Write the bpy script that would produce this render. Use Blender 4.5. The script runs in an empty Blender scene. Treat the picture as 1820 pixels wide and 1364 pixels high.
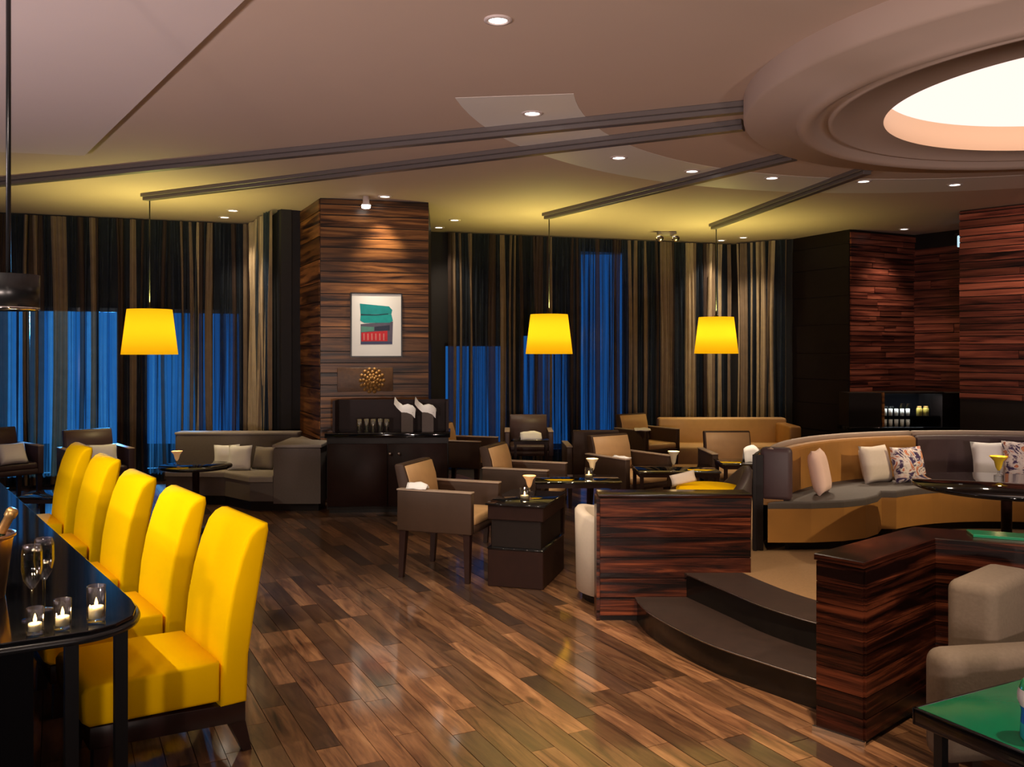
import bpy, bmesh, math, random
from mathutils import Vector, Matrix
R = random.Random(7)
S = bpy.context.scene
COL = S.collection
PI = math.pi

# ---------------------------------------------------------------- camera, world, light, exposure
EYE = 1.65
cam = bpy.data.objects.new('camera', bpy.data.cameras.new('camera'))
COL.objects.link(cam)
cam.location = (0, 0, EYE)
cam.rotation_euler = (PI / 2, 0, 0)
cam.data.sensor_width = 36
cam.data.lens = 1600 / 1820 * 36
cam.data.shift_y = -60 / 1820
cam.data.clip_start = 0.05
S.camera = cam
S.view_settings.view_transform = 'Standard'
S.view_settings.look = 'None'
S.view_settings.exposure = 0.0
S.view_settings.gamma = 1
S.view_settings.use_curve_mapping = False
try:
    S.cycles.use_denoising = True
    S.cycles.max_bounces = 7
    S.cycles.transparent_max_bounces = 16
    S.cycles.caustics_reflective = False
    S.cycles.caustics_refractive = False
    S.cycles.sample_clamp_indirect = 3.0
    S.cycles.blur_glossy = 0.5
except Exception:
    pass
W = bpy.data.worlds.new('dusk'); S.world = W
W.use_nodes = True
bg = W.node_tree.nodes['Background']
bg.inputs[0].default_value = (0.020, 0.17, 0.55, 1)          # blue hour sky seen through the windows
bg.inputs[1].default_value = 0.66

def light(name, kind, loc, power, color, parent=None, target=None, size=0.05, angle=60, blend=0.6, size_y=None):
    d = bpy.data.lights.new(name, kind)
    d.energy = power; d.color = color
    if kind == 'SPOT':
        d.spot_size = math.radians(angle); d.spot_blend = blend; d.shadow_soft_size = size
    elif kind == 'POINT':
        d.shadow_soft_size = size
    elif kind == 'AREA':
        d.size = size
        if size_y: d.shape = 'RECTANGLE'; d.size_y = size_y
    o = bpy.data.objects.new(name, d); COL.objects.link(o)
    o.location = loc
    if target is not None:
        o.rotation_euler = (Vector(target) - Vector(loc)).to_track_quat('-Z', 'Y').to_euler()
    if parent: o.parent = parent
    return o

# added spots, unseen, standing in for light from the lounge around the camera
light('fill_wash', 'SPOT', (0.2, -0.8, 3.0), 35, (1.0, 0.78, 0.62), target=(0.4, 6.5, 0.6), size=0.12, angle=80, blend=1.0)
for ux in (-1.5, 0.6, 2.6):                   # added upward spots behind the viewer, brighten the ceiling
    light('ceiling_fill', 'SPOT', (ux, -1.0, 1.2), 400, (1.0, 0.79, 0.69), target=(ux * 1.3, 4.2, 3.3), size=0.10, angle=95, blend=1.0)
light('left_ceiling_fill', 'SPOT', (-4.6, 1.6, 0.9), 620, (1.0, 0.84, 0.88), target=(-3.0, 4.6, 3.3), size=0.15, angle=105, blend=1.0)
light('window_fill', 'SPOT', (-7.4, 16.5, 2.2), 6500, (0.10, 0.50, 1.0), target=(-5.6, 10.9, 1.2), size=0.25, angle=34, blend=0.5)  # added spot outdoors, brightens the sheers at the left windows

# ---------------------------------------------------------------- helpers
def px(x, y, z):                       # a point of the room at height z on the sight line of a survey pixel
    v = y - 622.0
    Y = 1600.0 * (EYE - z) / v
    return Vector(((x - 910) / 1600.0 * Y, Y, z))

class MB:
    def __init__(s): s.bm = bmesh.new()
    def _add(s, verts, faces, M=None, smooth=False, mat=0):
        vs = [s.bm.verts.new((M @ Vector(v)) if M else v) for v in verts]
        for f in faces:
            try:
                fc = s.bm.faces.new([vs[i] for i in f]); fc.smooth = smooth; fc.material_index = mat
            except ValueError: pass
        return vs
    def box(s, c, size, rot=0.0, bevel=0.0, seg=2, M=None, taper=1.0, smooth=None):
        b = bmesh.new()
        bmesh.ops.create_cube(b, size=1)
        for v in b.verts:
            k = taper if v.co.z < 0 else 1.0
            v.co = Vector((v.co.x * size[0] * k, v.co.y * size[1] * k, v.co.z * size[2]))
        if bevel > 0:
            bmesh.ops.bevel(b, geom=b.edges[:], offset=bevel, segments=seg, profile=0.5, affect='EDGES', clamp_overlap=True)
        T = Matrix.Translation(c) @ Matrix.Rotation(rot, 4, 'Z')
        if M: T = M @ T
        s._merge(b, T, bevel > 0 if smooth is None else smooth)
        return s
    def _merge(s, b, T, smooth):
        b.verts.index_update()
        vs = [s.bm.verts.new(T @ v.co) for v in b.verts]
        for f in b.faces:
            try:
                n = s.bm.faces.new([vs[v.index] for v in f.verts]); n.smooth = smooth
            except ValueError: pass
        b.free()
    def prism(s, poly, z0, z1, bevel=0.0, seg=2, M=None, smooth=False):
        b = bmesh.new()
        n = len(poly)
        lo = [b.verts.new((p[0], p[1], z0)) for p in poly]
        hi = [b.verts.new((p[0], p[1], z1)) for p in poly]
        b.faces.new(lo[::-1]); b.faces.new(hi)
        for i in range(n):
            j = (i + 1) % n
            b.faces.new((lo[i], lo[j], hi[j], hi[i]))
        bmesh.ops.recalc_face_normals(b, faces=b.faces[:])
        if bevel > 0:
            es = [e for e in b.edges if all(abs(v.co.z - z1) < 1e-6 for v in e.verts)]
            bmesh.ops.bevel(b, geom=es, offset=bevel, segments=seg, profile=0.5, affect='EDGES', clamp_overlap=True)
        s._merge(b, M if M else Matrix(), smooth)
        return s
    def extrude_profile(s, prof, y0, y1, bevel=0.0, seg=3, M=None):   # (x, z) outline, extruded along y
        b = bmesh.new()
        lo = [b.verts.new((p[0], y0, p[1])) for p in prof]
        hi = [b.verts.new((p[0], y1, p[1])) for p in prof]
        b.faces.new(lo); b.faces.new(hi[::-1])
        n = len(prof)
        for i in range(n):
            j = (i + 1) % n
            b.faces.new((lo[j], lo[i], hi[i], hi[j]))
        bmesh.ops.recalc_face_normals(b, faces=b.faces[:])
        if bevel > 0:
            es = [e for e in b.edges if abs(e.verts[0].co.y - e.verts[1].co.y) < 1e-6]
            bmesh.ops.bevel(b, geom=es, offset=bevel, segments=seg, profile=0.5, affect='EDGES', clamp_overlap=True)
        s._merge(b, M if M else Matrix(), True)
        return s
    def lathe(s, prof, n=24, M=None, smooth=True, a0=0.0, a1=2 * PI):
        full = abs(a1 - a0 - 2 * PI) < 1e-6
        cnt = n if full else n + 1
        rings = []
        for r, z in prof:
            rings.append([(r * math.cos(a0 + (a1 - a0) * i / n), r * math.sin(a0 + (a1 - a0) * i / n), z) for i in range(cnt)])
        verts = [v for rg in rings for v in rg]
        faces = []
        for k in range(len(prof) - 1):
            for i in range(n):
                j = (i + 1) % cnt
                faces.append((k * cnt + i, k * cnt + j, (k + 1) * cnt + j, (k + 1) * cnt + i))
        s._add(verts, faces, M, smooth)
        return s
    def disc(s, r, z, n=24, M=None, up=True):
        vs = [(r * math.cos(2 * PI * i / n), r * math.sin(2 * PI * i / n), z) for i in range(n)]
        s._add(vs, [tuple(range(n)) if up else tuple(range(n))[::-1]], M)
        return s
    def tube(s, path, r, n=8, r1=None, M=None):
        path = [Vector(p) for p in path]
        m = len(path); verts = []; faces = []
        for k, p in enumerate(path):
            d = (path[min(k + 1, m - 1)] - path[max(k - 1, 0)]).normalized()
            a = d.cross(Vector((0, 0, 1)))
            if a.length < 1e-4: a = Vector((1, 0, 0))
            a.normalize(); b = d.cross(a)
            rr = r if r1 is None else r + (r1 - r) * k / (m - 1)
            for i in range(n):
                t = 2 * PI * i / n
                verts.append(p + a * rr * math.cos(t) + b * rr * math.sin(t))
        for k in range(m - 1):
            for i in range(n):
                j = (i + 1) % n
                faces.append((k * n + i, k * n + j, (k + 1) * n + j, (k + 1) * n + i))
        faces.append(tuple(range(n))[::-1]); faces.append(tuple((m - 1) * n + i for i in range(n)))
        s._add([tuple(v) for v in verts], faces, M, True)
        return s
    def leg(s, top, bot, w0, w1, M=None):         # square tapered leg from top point to foot point
        t, b = Vector(top), Vector(bot)
        vs = []
        for p, w in ((b, w1), (t, w0)):
            for sx, sy in ((-1, -1), (1, -1), (1, 1), (-1, 1)):
                vs.append((p.x + sx * w / 2, p.y + sy * w / 2, p.z))
        s._add(vs, [(3, 2, 1, 0), (4, 5, 6, 7), (0, 1, 5, 4), (1, 2, 6, 5), (2, 3, 7, 6), (3, 0, 4, 7)], M)
        return s
    def pillow(s, w, h, t, n=10, M=None, sag=0.0):
        vs = []; faces = []
        for side in (1, -1):
            for i in range(n + 1):
                for j in range(n + 1):
                    u = -1 + 2 * i / n; v = -1 + 2 * j / n
                    q = max(0.0, (1 - u ** 4) * (1 - v ** 4)) ** 0.5
                    pin = 1 - 0.07 * (1 - abs(u * v) ** 1.5) * max(abs(u), abs(v)) ** 4
                    vs.append((u * w / 2 * pin, side * t / 2 * q + sag * u * u, v * h / 2 * pin))
        o = (n + 1) ** 2
        for i in range(n):
            for j in range(n):
                a = i * (n + 1) + j
                faces.append((a, a + n + 1, a + n + 2, a + 1))
                faces.append((o + a, o + a + 1, o + a + n + 2, o + a + n + 1))
        s._add(vs, faces, M, True)
        bmesh.ops.remove_doubles(s.bm, verts=s.bm.verts[:], dist=1e-5)
        return s
    def build(s, name, mat, parent=None, tone=None):
        me = bpy.data.meshes.new(name)
        bmesh.ops.recalc_face_normals(s.bm, faces=s.bm.faces[:])
        s.bm.to_mesh(me); s.bm.free()
        for m in (mat if isinstance(mat, (list, tuple)) else [mat]): me.materials.append(m)
        if tone is not None: set_tone(me, tone)
        o = bpy.data.objects.new(name, me); COL.objects.link(o)
        if parent: o.parent = parent
        return o

def set_tone(me, t):
    a = me.attributes.new('tone', 'FLOAT', 'FACE')
    if isinstance(t, (int, float)): t = [t] * len(me.polygons)
    a.data.foreach_set('value', t)

def tag(o, label, cat, group=None):
    o['label'] = label; o['category'] = cat
    if group: o['group'] = group
    return o
def thing(name, label, cat, loc=(0, 0, 0), rot=0.0, group=None):
    o = bpy.data.objects.new(name, None); COL.objects.link(o)
    o.empty_display_size = 0.1
    o.location = loc; o.rotation_euler = (0, 0, rot)
    return tag(o, label, cat, group)
def struct(o): o['kind'] = 'structure'; return o
def dup(root, loc, rot=0.0, label=None):
    r = root.copy(); COL.objects.link(r); r.location = loc; r.rotation_euler = (root.rotation_euler[0], root.rotation_euler[1], rot)
    if label: r['label'] = label
    for ch in list(root.children):
        c = ch.copy(); COL.objects.link(c); c.parent = r
        for g in list(ch.children):
            d = g.copy(); COL.objects.link(d); d.parent = c
    return r

# ---------------------------------------------------------------- materials
def new_mat(name):
    m = bpy.data.materials.new(name); m.use_nodes = True
    nt = m.node_tree
    return m, nt, nt.nodes['Principled BSDF']
def pbr(name, col, rough=0.6, metal=0.0, spec=0.5, noise=0.0, nscale=40, bump=0.0, emis=None, estr=0.0, sheen=0.0, coat=0.0):
    m, nt, b = new_mat(name)
    b.inputs['Base Color'].default_value = (*col, 1)
    b.inputs['Roughness'].default_value = rough
    b.inputs['Metallic'].default_value = metal
    b.inputs['Specular IOR Level'].default_value = spec
    if sheen: b.inputs['Sheen Weight'].default_value = sheen
    if coat: b.inputs['Coat Weight'].default_value = coat
    if emis:
        b.inputs['Emission Color'].default_value = (*emis, 1); b.inputs['Emission Strength'].default_value = estr
    if noise or bump:
        tc = nt.nodes.new('ShaderNodeTexCoord')
        n = nt.nodes.new('ShaderNodeTexNoise'); n.inputs['Scale'].default_value = nscale; n.inputs['Detail'].default_value = 4
        nt.links.new(tc.outputs['Object'], n.inputs['Vector'])
        if noise:
            mx = nt.nodes.new('ShaderNodeMix'); mx.data_type = 'RGBA'
            mx.inputs[6].default_value = (*[c * (1 - noise) for c in col], 1)
            mx.inputs[7].default_value = (*[min(1, c * (1 + noise)) for c in col], 1)
            nt.links.new(n.outputs['Fac'], mx.inputs[0]); nt.links.new(mx.outputs[2], b.inputs['Base Color'])
        if bump:
            bp = nt.nodes.new('ShaderNodeBump'); bp.inputs['Strength'].default_value = bump; bp.inputs['Distance'].default_value = 0.004
            nt.links.new(n.outputs['Fac'], bp.inputs['Height']); nt.links.new(bp.outputs['Normal'], b.inputs['Normal'])
    return m
def emitter(name, col, strength):
    m, nt, b = new_mat(name)
    e = nt.nodes.new('ShaderNodeEmission'); e.inputs[0].default_value = (*col, 1); e.inputs[1].default_value = strength
    nt.links.new(e.outputs[0], nt.nodes['Material Output'].inputs[0])
    return m
def thin_glass(name, tint=(0.93, 0.95, 0.95), rough=0.03, base=0.06):
    m, nt, b = new_mat(name)
    tr = nt.nodes.new('ShaderNodeBsdfTransparent'); tr.inputs[0].default_value = (*tint, 1)
    gl = nt.nodes.new('ShaderNodeBsdfGlossy'); gl.inputs['Roughness'].default_value = rough
    lw = nt.nodes.new('ShaderNodeLayerWeight'); lw.inputs[0].default_value = 0.35
    ma = nt.nodes.new('ShaderNodeMath'); ma.operation = 'MULTIPLY_ADD'; ma.inputs[1].default_value = 0.75; ma.inputs[2].default_value = base
    mx = nt.nodes.new('ShaderNodeMixShader')
    nt.links.new(lw.outputs['Facing'], ma.inputs[0]); nt.links.new(ma.outputs[0], mx.inputs[0])
    nt.links.new(tr.outputs[0], mx.inputs[1]); nt.links.new(gl.outputs[0], mx.inputs[2])
    nt.links.new(mx.outputs[0], nt.nodes['Material Output'].inputs[0])
    return m
def ramp(nt, stops):
    r = nt.nodes.new('ShaderNodeValToRGB')
    e = r.color_ramp.elements
    while len(e) < len(stops): e.new(0.5)
    for k, (p, c) in enumerate(stops):
        e[k].position = p; e[k].color = (*c, 1)
    return r
def grain_wood(name, stops, scale, rot=0.0, rough=0.35, tone_mix=None, distort=0.6, coat=0.0, bump=0.15, tone_gain=(0.5, 1.5)):
    """streaky wood: 4D noise stretched along the piece, shifted by each piece's own tone"""
    m, nt, b = new_mat(name)
    tc = nt.nodes.new('ShaderNodeTexCoord'); mp = nt.nodes.new('ShaderNodeMapping')
    r0 = nt.nodes.new('ShaderNodeMapping'); r0.inputs['Rotation'].default_value = (0, 0, rot)
    mp.inputs['Scale'].default_value = scale
    nt.links.new(tc.outputs['Object'], r0.inputs['Vector']); nt.links.new(r0.outputs[0], mp.inputs['Vector'])
    at = nt.nodes.new('ShaderNodeAttribute'); at.attribute_name = 'tone'
    w = nt.nodes.new('ShaderNodeMath'); w.operation = 'MULTIPLY'; w.inputs[1].default_value = 40
    nt.links.new(at.outputs['Fac'], w.inputs[0])
    n = nt.nodes.new('ShaderNodeTexNoise'); n.noise_dimensions = '4D'
    n.inputs['Scale'].default_value = 1; n.inputs['Detail'].default_value = 7; n.inputs['Roughness'].default_value = 0.6; n.inputs['Distortion'].default_value = distort
    nt.links.new(mp.outputs[0], n.inputs['Vector']); nt.links.new(w.outputs[0], n.inputs['W'])
    rp = ramp(nt, stops)
    nt.links.new(n.outputs['Fac'], rp.inputs[0])
    g = nt.nodes.new('ShaderNodeMapRange'); g.inputs[3].default_value = tone_gain[0]; g.inputs[4].default_value = tone_gain[1]
    nt.links.new(at.outputs['Fac'], g.inputs[0])
    mx = nt.nodes.new('ShaderNodeMix'); mx.data_type = 'RGBA'; mx.blend_type = 'MULTIPLY'; mx.inputs[0].default_value = 1
    nt.links.new(rp.outputs[0], mx.inputs[6]); nt.links.new(g.outputs[0], mx.inputs[7])
    last = mx.outputs[2]
    if tone_mix:                                   # a share of the pieces in a second timber colour
        gt = nt.nodes.new('ShaderNodeMapRange'); gt.inputs[1].default_value = 0.0; gt.inputs[2].default_value = 0.32
        gt.inputs[3].default_value = 1; gt.inputs[4].default_value = 0
        fr = nt.nodes.new('ShaderNodeMath'); fr.operation = 'FRACT'
        f7 = nt.nodes.new('ShaderNodeMath'); f7.operation = 'MULTIPLY'; f7.inputs[1].default_value = 7.31
        nt.links.new(at.outputs['Fac'], f7.inputs[0]); nt.links.new(f7.outputs[0], fr.inputs[0]); nt.links.new(fr.outputs[0], gt.inputs[0])
        m2 = nt.nodes.new('ShaderNodeMix'); m2.data_type = 'RGBA'; m2.inputs[7].default_value = (*tone_mix, 1)
        cl = nt.nodes.new('ShaderNodeMath'); cl.operation = 'MULTIPLY'; cl.inputs[1].default_value = 0.8
        nt.links.new(gt.outputs[0], cl.inputs[0]); nt.links.new(cl.outputs[0], m2.inputs[0]); nt.links.new(last, m2.inputs[6])
        last = m2.outputs[2]
    nt.links.new(last, b.inputs['Base Color'])
    b.inputs['Roughness'].default_value = rough
    b.inputs['Specular IOR Level'].default_value = 0.5 if coat else 0.28
    if coat: b.inputs['Coat Weight'].default_value = coat; b.inputs['Coat Roughness'].default_value = 0.09; b.inputs['Coat IOR'].default_value = 1.55
    bp = nt.nodes.new('ShaderNodeBump'); bp.inputs['Strength'].default_value = bump; bp.inputs['Distance'].default_value = 0.002
    nt.links.new(n.outputs['Fac'], bp.inputs['Height']); nt.links.new(bp.outputs['Normal'], b.inputs['Normal'])
    return m
def cloth_mat(name, col, transp, tint=(1, 1, 1), transl=0.3):
    m, nt, b = new_mat(name)
    tc = nt.nodes.new('ShaderNodeTexCoord'); n = nt.nodes.new('ShaderNodeTexNoise'); n.inputs['Scale'].default_value = 9; n.inputs['Detail'].default_value = 5
    nt.links.new(tc.outputs['Object'], n.inputs['Vector'])
    cm = nt.nodes.new('ShaderNodeMix'); cm.data_type = 'RGBA'
    cm.inputs[6].default_value = (*[c * 0.75 for c in col], 1); cm.inputs[7].default_value = (*[c * 1.2 for c in col], 1)
    nt.links.new(n.outputs['Fac'], cm.inputs[0])
    d = nt.nodes.new('ShaderNodeBsdfDiffuse'); t = nt.nodes.new('ShaderNodeBsdfTranslucent'); tr = nt.nodes.new('ShaderNodeBsdfTransparent')
    nt.links.new(cm.outputs[2], d.inputs[0]); nt.links.new(cm.outputs[2], t.inputs[0]); tr.inputs[0].default_value = (*tint, 1)
    a = nt.nodes.new('ShaderNodeMixShader'); a.inputs[0].default_value = transl
    nt.links.new(d.outputs[0], a.inputs[1]); nt.links.new(t.outputs[0], a.inputs[2])
    c = nt.nodes.new('ShaderNodeMixShader'); c.inputs[0].default_value = transp
    if transp > 0.3:                               # thin and thick runs along the drop stand in for lighter and darker folds
        mp = nt.nodes.new('ShaderNodeMapping'); mp.inputs['Scale'].default_value = (34, 34, 0.3)
        n2 = nt.nodes.new('ShaderNodeTexNoise'); n2.inputs['Scale'].default_value = 1; n2.inputs['Detail'].default_value = 2
        mr = nt.nodes.new('ShaderNodeMapRange'); mr.inputs[1].default_value = 0.32; mr.inputs[2].default_value = 0.68; mr.inputs[3].default_value = 0.04; mr.inputs[4].default_value = 0.85
        nt.links.new(tc.outputs['Object'], mp.inputs['Vector']); nt.links.new(mp.outputs[0], n2.inputs['Vector']); nt.links.new(n2.outputs['Fac'], mr.inputs[0]); nt.links.new(mr.outputs[0], c.inputs[0])
    nt.links.new(a.outputs[0], c.inputs[1]); nt.links.new(tr.outputs[0], c.inputs[2])
    nt.links.new(c.outputs[0], nt.nodes['Material Output'].inputs[0])
    return m

M = {}
M['ceiling'] = pbr('ceiling_paint', (0.52, 0.39, 0.32), 0.75, noise=0.03, nscale=1.5)
M['soffit'] = pbr('soffit_lit_paint', (0.60, 0.50, 0.48), 0.75, noise=0.03, nscale=1.5)
M['drum'] = pbr('drum_paint', (0.44, 0.33, 0.28), 0.6)
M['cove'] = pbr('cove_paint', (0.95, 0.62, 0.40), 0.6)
M['glow'] = emitter('lit_ceiling', (1.0, 0.80, 0.72), 1.25)
M['beam'] = pbr('beam_bronze', (0.11, 0.09, 0.085), 0.38, spec=0.5)
M['wall'] = pbr('dark_wall', (0.012, 0.010, 0.010), 0.8, noise=0.2, nscale=6)
M['plaster'] = pbr('plaster', (0.22, 0.16, 0.13), 0.8)
M['subfloor'] = pbr('subfloor', (0.02, 0.012, 0.008), 0.8, noise=0.2, nscale=8)
PLROT = math.radians(26.85)
M['plank'] = grain_wood('plank_wood', [(0.28, (0.020, 0.009, 0.005)), (0.45, (0.12, 0.052, 0.024)), (0.6, (0.22, 0.105, 0.048)), (0.8, (0.36, 0.20, 0.10))],
                        (13, 1.5, 13), rot=-PLROT, rough=0.32, tone_mix=(0.03, 0.019, 0.016), distort=2.2, coat=1.0, bump=0.45, tone_gain=(0.32, 1.5))
zs = [(0.36, (0.004, 0.0015, 0.001)), (0.47, (0.035, 0.010, 0.004)), (0.57, (0.15, 0.045, 0.015)), (0.72, (0.28, 0.10, 0.032))]
M['zebra_orange'] = grain_wood('zebra_veneer_orange', [(0.36, (0.012, 0.004, 0.002)), (0.46, (0.09, 0.035, 0.012)), (0.58, (0.24, 0.10, 0.03)), (0.75, (0.38, 0.18, 0.06))], (0.7, 0.7, 13), rough=0.3, distort=1.0)
M['zebra_red'] = grain_wood('zebra_veneer_red', [(0.36, (0.008, 0.002, 0.002)), (0.47, (0.085, 0.020, 0.013)), (0.6, (0.20, 0.055, 0.032)), (0.78, (0.31, 0.10, 0.06))], (0.8, 0.8, 16), rough=0.33, distort=0.8)
M['zebra_dark'] = grain_wood('zebra_veneer_dark', [(0.42, (0.004, 0.0012, 0.001)), (0.52, (0.035, 0.008, 0.004)), (0.62, (0.13, 0.032, 0.013)), (0.77, (0.24, 0.08, 0.03))], (0.8, 0.8, 17), rough=0.25, distort=1.2)
M['black_wood'] = pbr('black_wood', (0.010, 0.006, 0.005), 0.45, spec=0.25, noise=0.3, nscale=14)
M['brown_wood'] = pbr('brown_wood', (0.018, 0.006, 0.004), 0.5, spec=0.2, noise=0.3, nscale=14)
M['black_gloss'] = pbr('black_gloss', (0.004, 0.004, 0.005), 0.06, spec=0.6)
M['black_metal'] = pbr('black_metal', (0.008, 0.008, 0.009), 0.3, spec=0.5)
M['black_stone'] = pbr('step_stone', (0.008, 0.006, 0.005), 0.22, noise=0.5, nscale=18, bump=0.1)
M['tread'] = pbr('tread_stone', (0.020, 0.009, 0.006), 0.55, noise=0.5, nscale=14, bump=0.1)
M['steel'] = pbr('steel', (0.62, 0.60, 0.56), 0.25, metal=1.0)
M['chrome'] = pbr('chrome', (0.8, 0.78, 0.75), 0.12, metal=1.0)
M['carpet'] = pbr('carpet', (0.20, 0.11, 0.045), 0.95, noise=0.2, nscale=90, bump=0.3)
M['yellow'] = pbr('yellow_velvet', (0.95, 0.56, 0.0), 0.9, noise=0.04, nscale=5, spec=0.05)
M['chair_leg'] = pbr('chair_leg_wood', (0.020, 0.007, 0.006), 0.35)
M['leather_brown'] = pbr('leather_brown', (0.050, 0.026, 0.016), 0.55, spec=0.3, noise=0.15, nscale=20, bump=0.08)
M['leather_dark'] = pbr('leather_dark', (0.040, 0.024, 0.020), 0.5, noise=0.15, nscale=20, bump=0.08)
M['leather_tan'] = pbr('leather_tan', (0.52, 0.31, 0.14), 0.55, noise=0.1, nscale=14)
M['leather_edge'] = pbr('leather_edge', (0.33, 0.24, 0.18), 0.5)
M['purple'] = pbr('leather_plum_unlit', (0.060, 0.032, 0.034), 0.5, noise=0.15, nscale=14)
M['amber_lit_leather'] = pbr('amber_lit_leather', (0.32, 0.145, 0.03), 0.5, noise=0.2, nscale=6, bump=0.06)
M['seat_top'] = pbr('seat_charcoal', (0.060, 0.046, 0.038), 0.7, noise=0.2, nscale=40)
M['taupe'] = pbr('taupe_suede', (0.165, 0.12, 0.085), 0.85, noise=0.18, nscale=70, bump=0.2)
M['sofa_grey'] = pbr('sofa_grey', (0.12, 0.095, 0.08), 0.8, noise=0.12, nscale=60, bump=0.1)
M['sofa_light'] = pbr('sofa_light', (0.26, 0.22, 0.18), 0.8, noise=0.1, nscale=60)
M['cream'] = pbr('cream_fabric', (0.62, 0.53, 0.44), 0.85, noise=0.06, nscale=60)
M['white'] = pbr('white_cloth', (0.86, 0.84, 0.82), 0.85, noise=0.04, nscale=12)
M['blush'] = pbr('blush_cloth', (0.72, 0.50, 0.40), 0.85, noise=0.06, nscale=12)
M['green'] = pbr('green_glass_top', (0.0, 0.20, 0.085), 0.22, spec=0.5, noise=0.1, nscale=4)
M['wax'] = pbr('wax', (0.9, 0.75, 0.5), 0.6)
M['flame'] = emitter('flame', (1.0, 0.62, 0.25), 9)
M['lens'] = emitter('lamp_lens', (1.0, 0.93, 0.82), 9)
def shade_mat():
    m, nt, b = new_mat('shade_yellow')
    t = nt.nodes.new('ShaderNodeBsdfTranslucent'); t.inputs[0].default_value = (0.95, 0.74, 0.16, 1)
    e = nt.nodes.new('ShaderNodeEmission'); e.inputs[0].default_value = (1.0, 0.55, 0.006, 1); e.inputs[1].default_value = 0.36
    a = nt.nodes.new('ShaderNodeAddShader')
    nt.links.new(t.outputs[0], a.inputs[0]); nt.links.new(e.outputs[0], a.inputs[1]); nt.links.new(a.outputs[0], nt.nodes['Material Output'].inputs[0])
    return m
M['shade'] = shade_mat()
M['glass'] = thin_glass('clear_glass')
M['pane'] = thin_glass('window_glass', (0.85, 0.9, 0.92), rough=0.15, base=0.0)
M['dark_glass'] = thin_glass('smoked_glass', (0.25, 0.26, 0.25), base=0.12)
M['amber_glass'] = pbr('amber_glass', (0.9, 0.50, 0.22), 0.25, emis=(1.0, 0.5, 0.2), estr=0.25)
M['yellow_glass'] = pbr('yellow_glass', (0.85, 0.55, 0.04), 0.2)
M['blue_glass'] = pbr('blue_glass', (0.02, 0.12, 0.65), 0.12)
M['cyan_glass'] = pbr('cyan_glass', (0.03, 0.45, 0.50), 0.12)
M['green_lamp'] = pbr('emerald_glass', (0.03, 0.40, 0.16), 0.12)
M['copper'] = pbr('copper', (0.62, 0.38, 0.24), 0.3, metal=1.0)
M['foil'] = pbr('gold_foil', (0.55, 0.33, 0.12), 0.4, metal=0.8, noise=0.3, nscale=40)
M['gold'] = pbr('gold_relief', (0.30, 0.15, 0.035), 0.5, metal=0.4, noise=0.6, nscale=45, bump=1.0)
M['drape'] = cloth_mat('drape_brown', (0.20, 0.145, 0.095), 0.0, transl=0.12)
M['drape_dark'] = cloth_mat('drape_umber', (0.075, 0.052, 0.042), 0.10, transl=0.25)
M['sheer'] = cloth_mat('drape_sheer', (0.10, 0.12, 0.15), 0.62, (0.80, 0.90, 1.0), transl=0.75)
M['drape_cream'] = cloth_mat('drape_cream', (0.40, 0.31, 0.19), 0.0, transl=0.1)

def print_mat(name, kind):
    """flat print: soft blots of colour (cushion) or stacked brush bands (the framed picture)"""
    m, nt, b = new_mat(name)
    tc = nt.nodes.new('ShaderNodeTexCoord')
    if kind == 'blots':
        n = nt.nodes.new('ShaderNodeTexNoise'); n.inputs['Scale'].default_value = 9; n.inputs['Detail'].default_value = 3; n.inputs['Distortion'].default_value = 2.2
        nt.links.new(tc.outputs['Object'], n.inputs['Vector'])
        r = ramp(nt, [(0.0, (0.02, 0.02, 0.10)), (0.40, (0.06, 0.03, 0.10)), (0.46, (0.75, 0.66, 0.62)), (0.53, (0.80, 0.72, 0.68)), (0.56, (0.45, 0.10, 0.06)), (0.64, (0.8, 0.35, 0.16))])
        nt.links.new(n.outputs['Fac'], r.inputs[0]); nt.links.new(r.outputs[0], b.inputs['Base Color'])
    b.inputs['Roughness'].default_value = 0.8
    return m
M['print'] = print_mat('print_blots', 'blots')

# ---------------------------------------------------------------- room shell
CZ = EYE + 1.64                                   # ceiling height 3.29 m
P = dict(Z=(-8.2, 9.91), A=(-6.17, 10.85), B=(-3.32, 11.82), C=(-2.69, 10.49), D=(-2.49, 10.63), E=(-2.07, 9.72), F=(-.93, 10.02),
         G=(-1.13, 12.49), H=(3.42, 14.04), I=(4.16, 13.32), J=(4.6, 12.26), K=(5.75, 12.87), L=(6.3, 11.95), Mm=(5.29, 10.63), N=(7.0, 8.6))
floor = struct(MB().box((0, 6, -0.05), (18, 20, 0.06)).build('floor', M['subfloor']))

# oculus: drum, cove, lit ceiling
OC = Vector((3.65, 5.36)); RIN, RMID, RRID, ROUT = 1.33, 1.65, 1.81, 2.20
DZ = EYE + 1.48
bm = bmesh.new()
ov = [bm.verts.new((x, y, CZ)) for x, y in ((-9, -3), (9, -3), (9, 15.5), (-9, 15.5))]
iv = [bm.verts.new((OC.x + (RIN + 0.25) * math.cos(2 * PI * i / 96), OC.y + (RIN + 0.25) * math.sin(2 * PI * i / 96), CZ)) for i in range(96)]
es = [bm.edges.new((ov[i], ov[(i + 1) % 4])) for i in range(4)] + [bm.edges.new((iv[i], iv[(i + 1) % 96])) for i in range(96)]
bmesh.ops.triangle_fill(bm, edges=es, use_beauty=True, use_dissolve=False)
ret = bmesh.ops.extrude_face_region(bm, geom=bm.faces[:])
for g in ret['geom']:
    if isinstance(g, bmesh.types.BMVert): g.co.z += 0.12
c = MB(); c.bm.free(); c.bm = bm
ceiling = struct(c.build('ceiling', M['ceiling']))
T = Matrix.Translation((OC.x, OC.y, 0))
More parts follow.
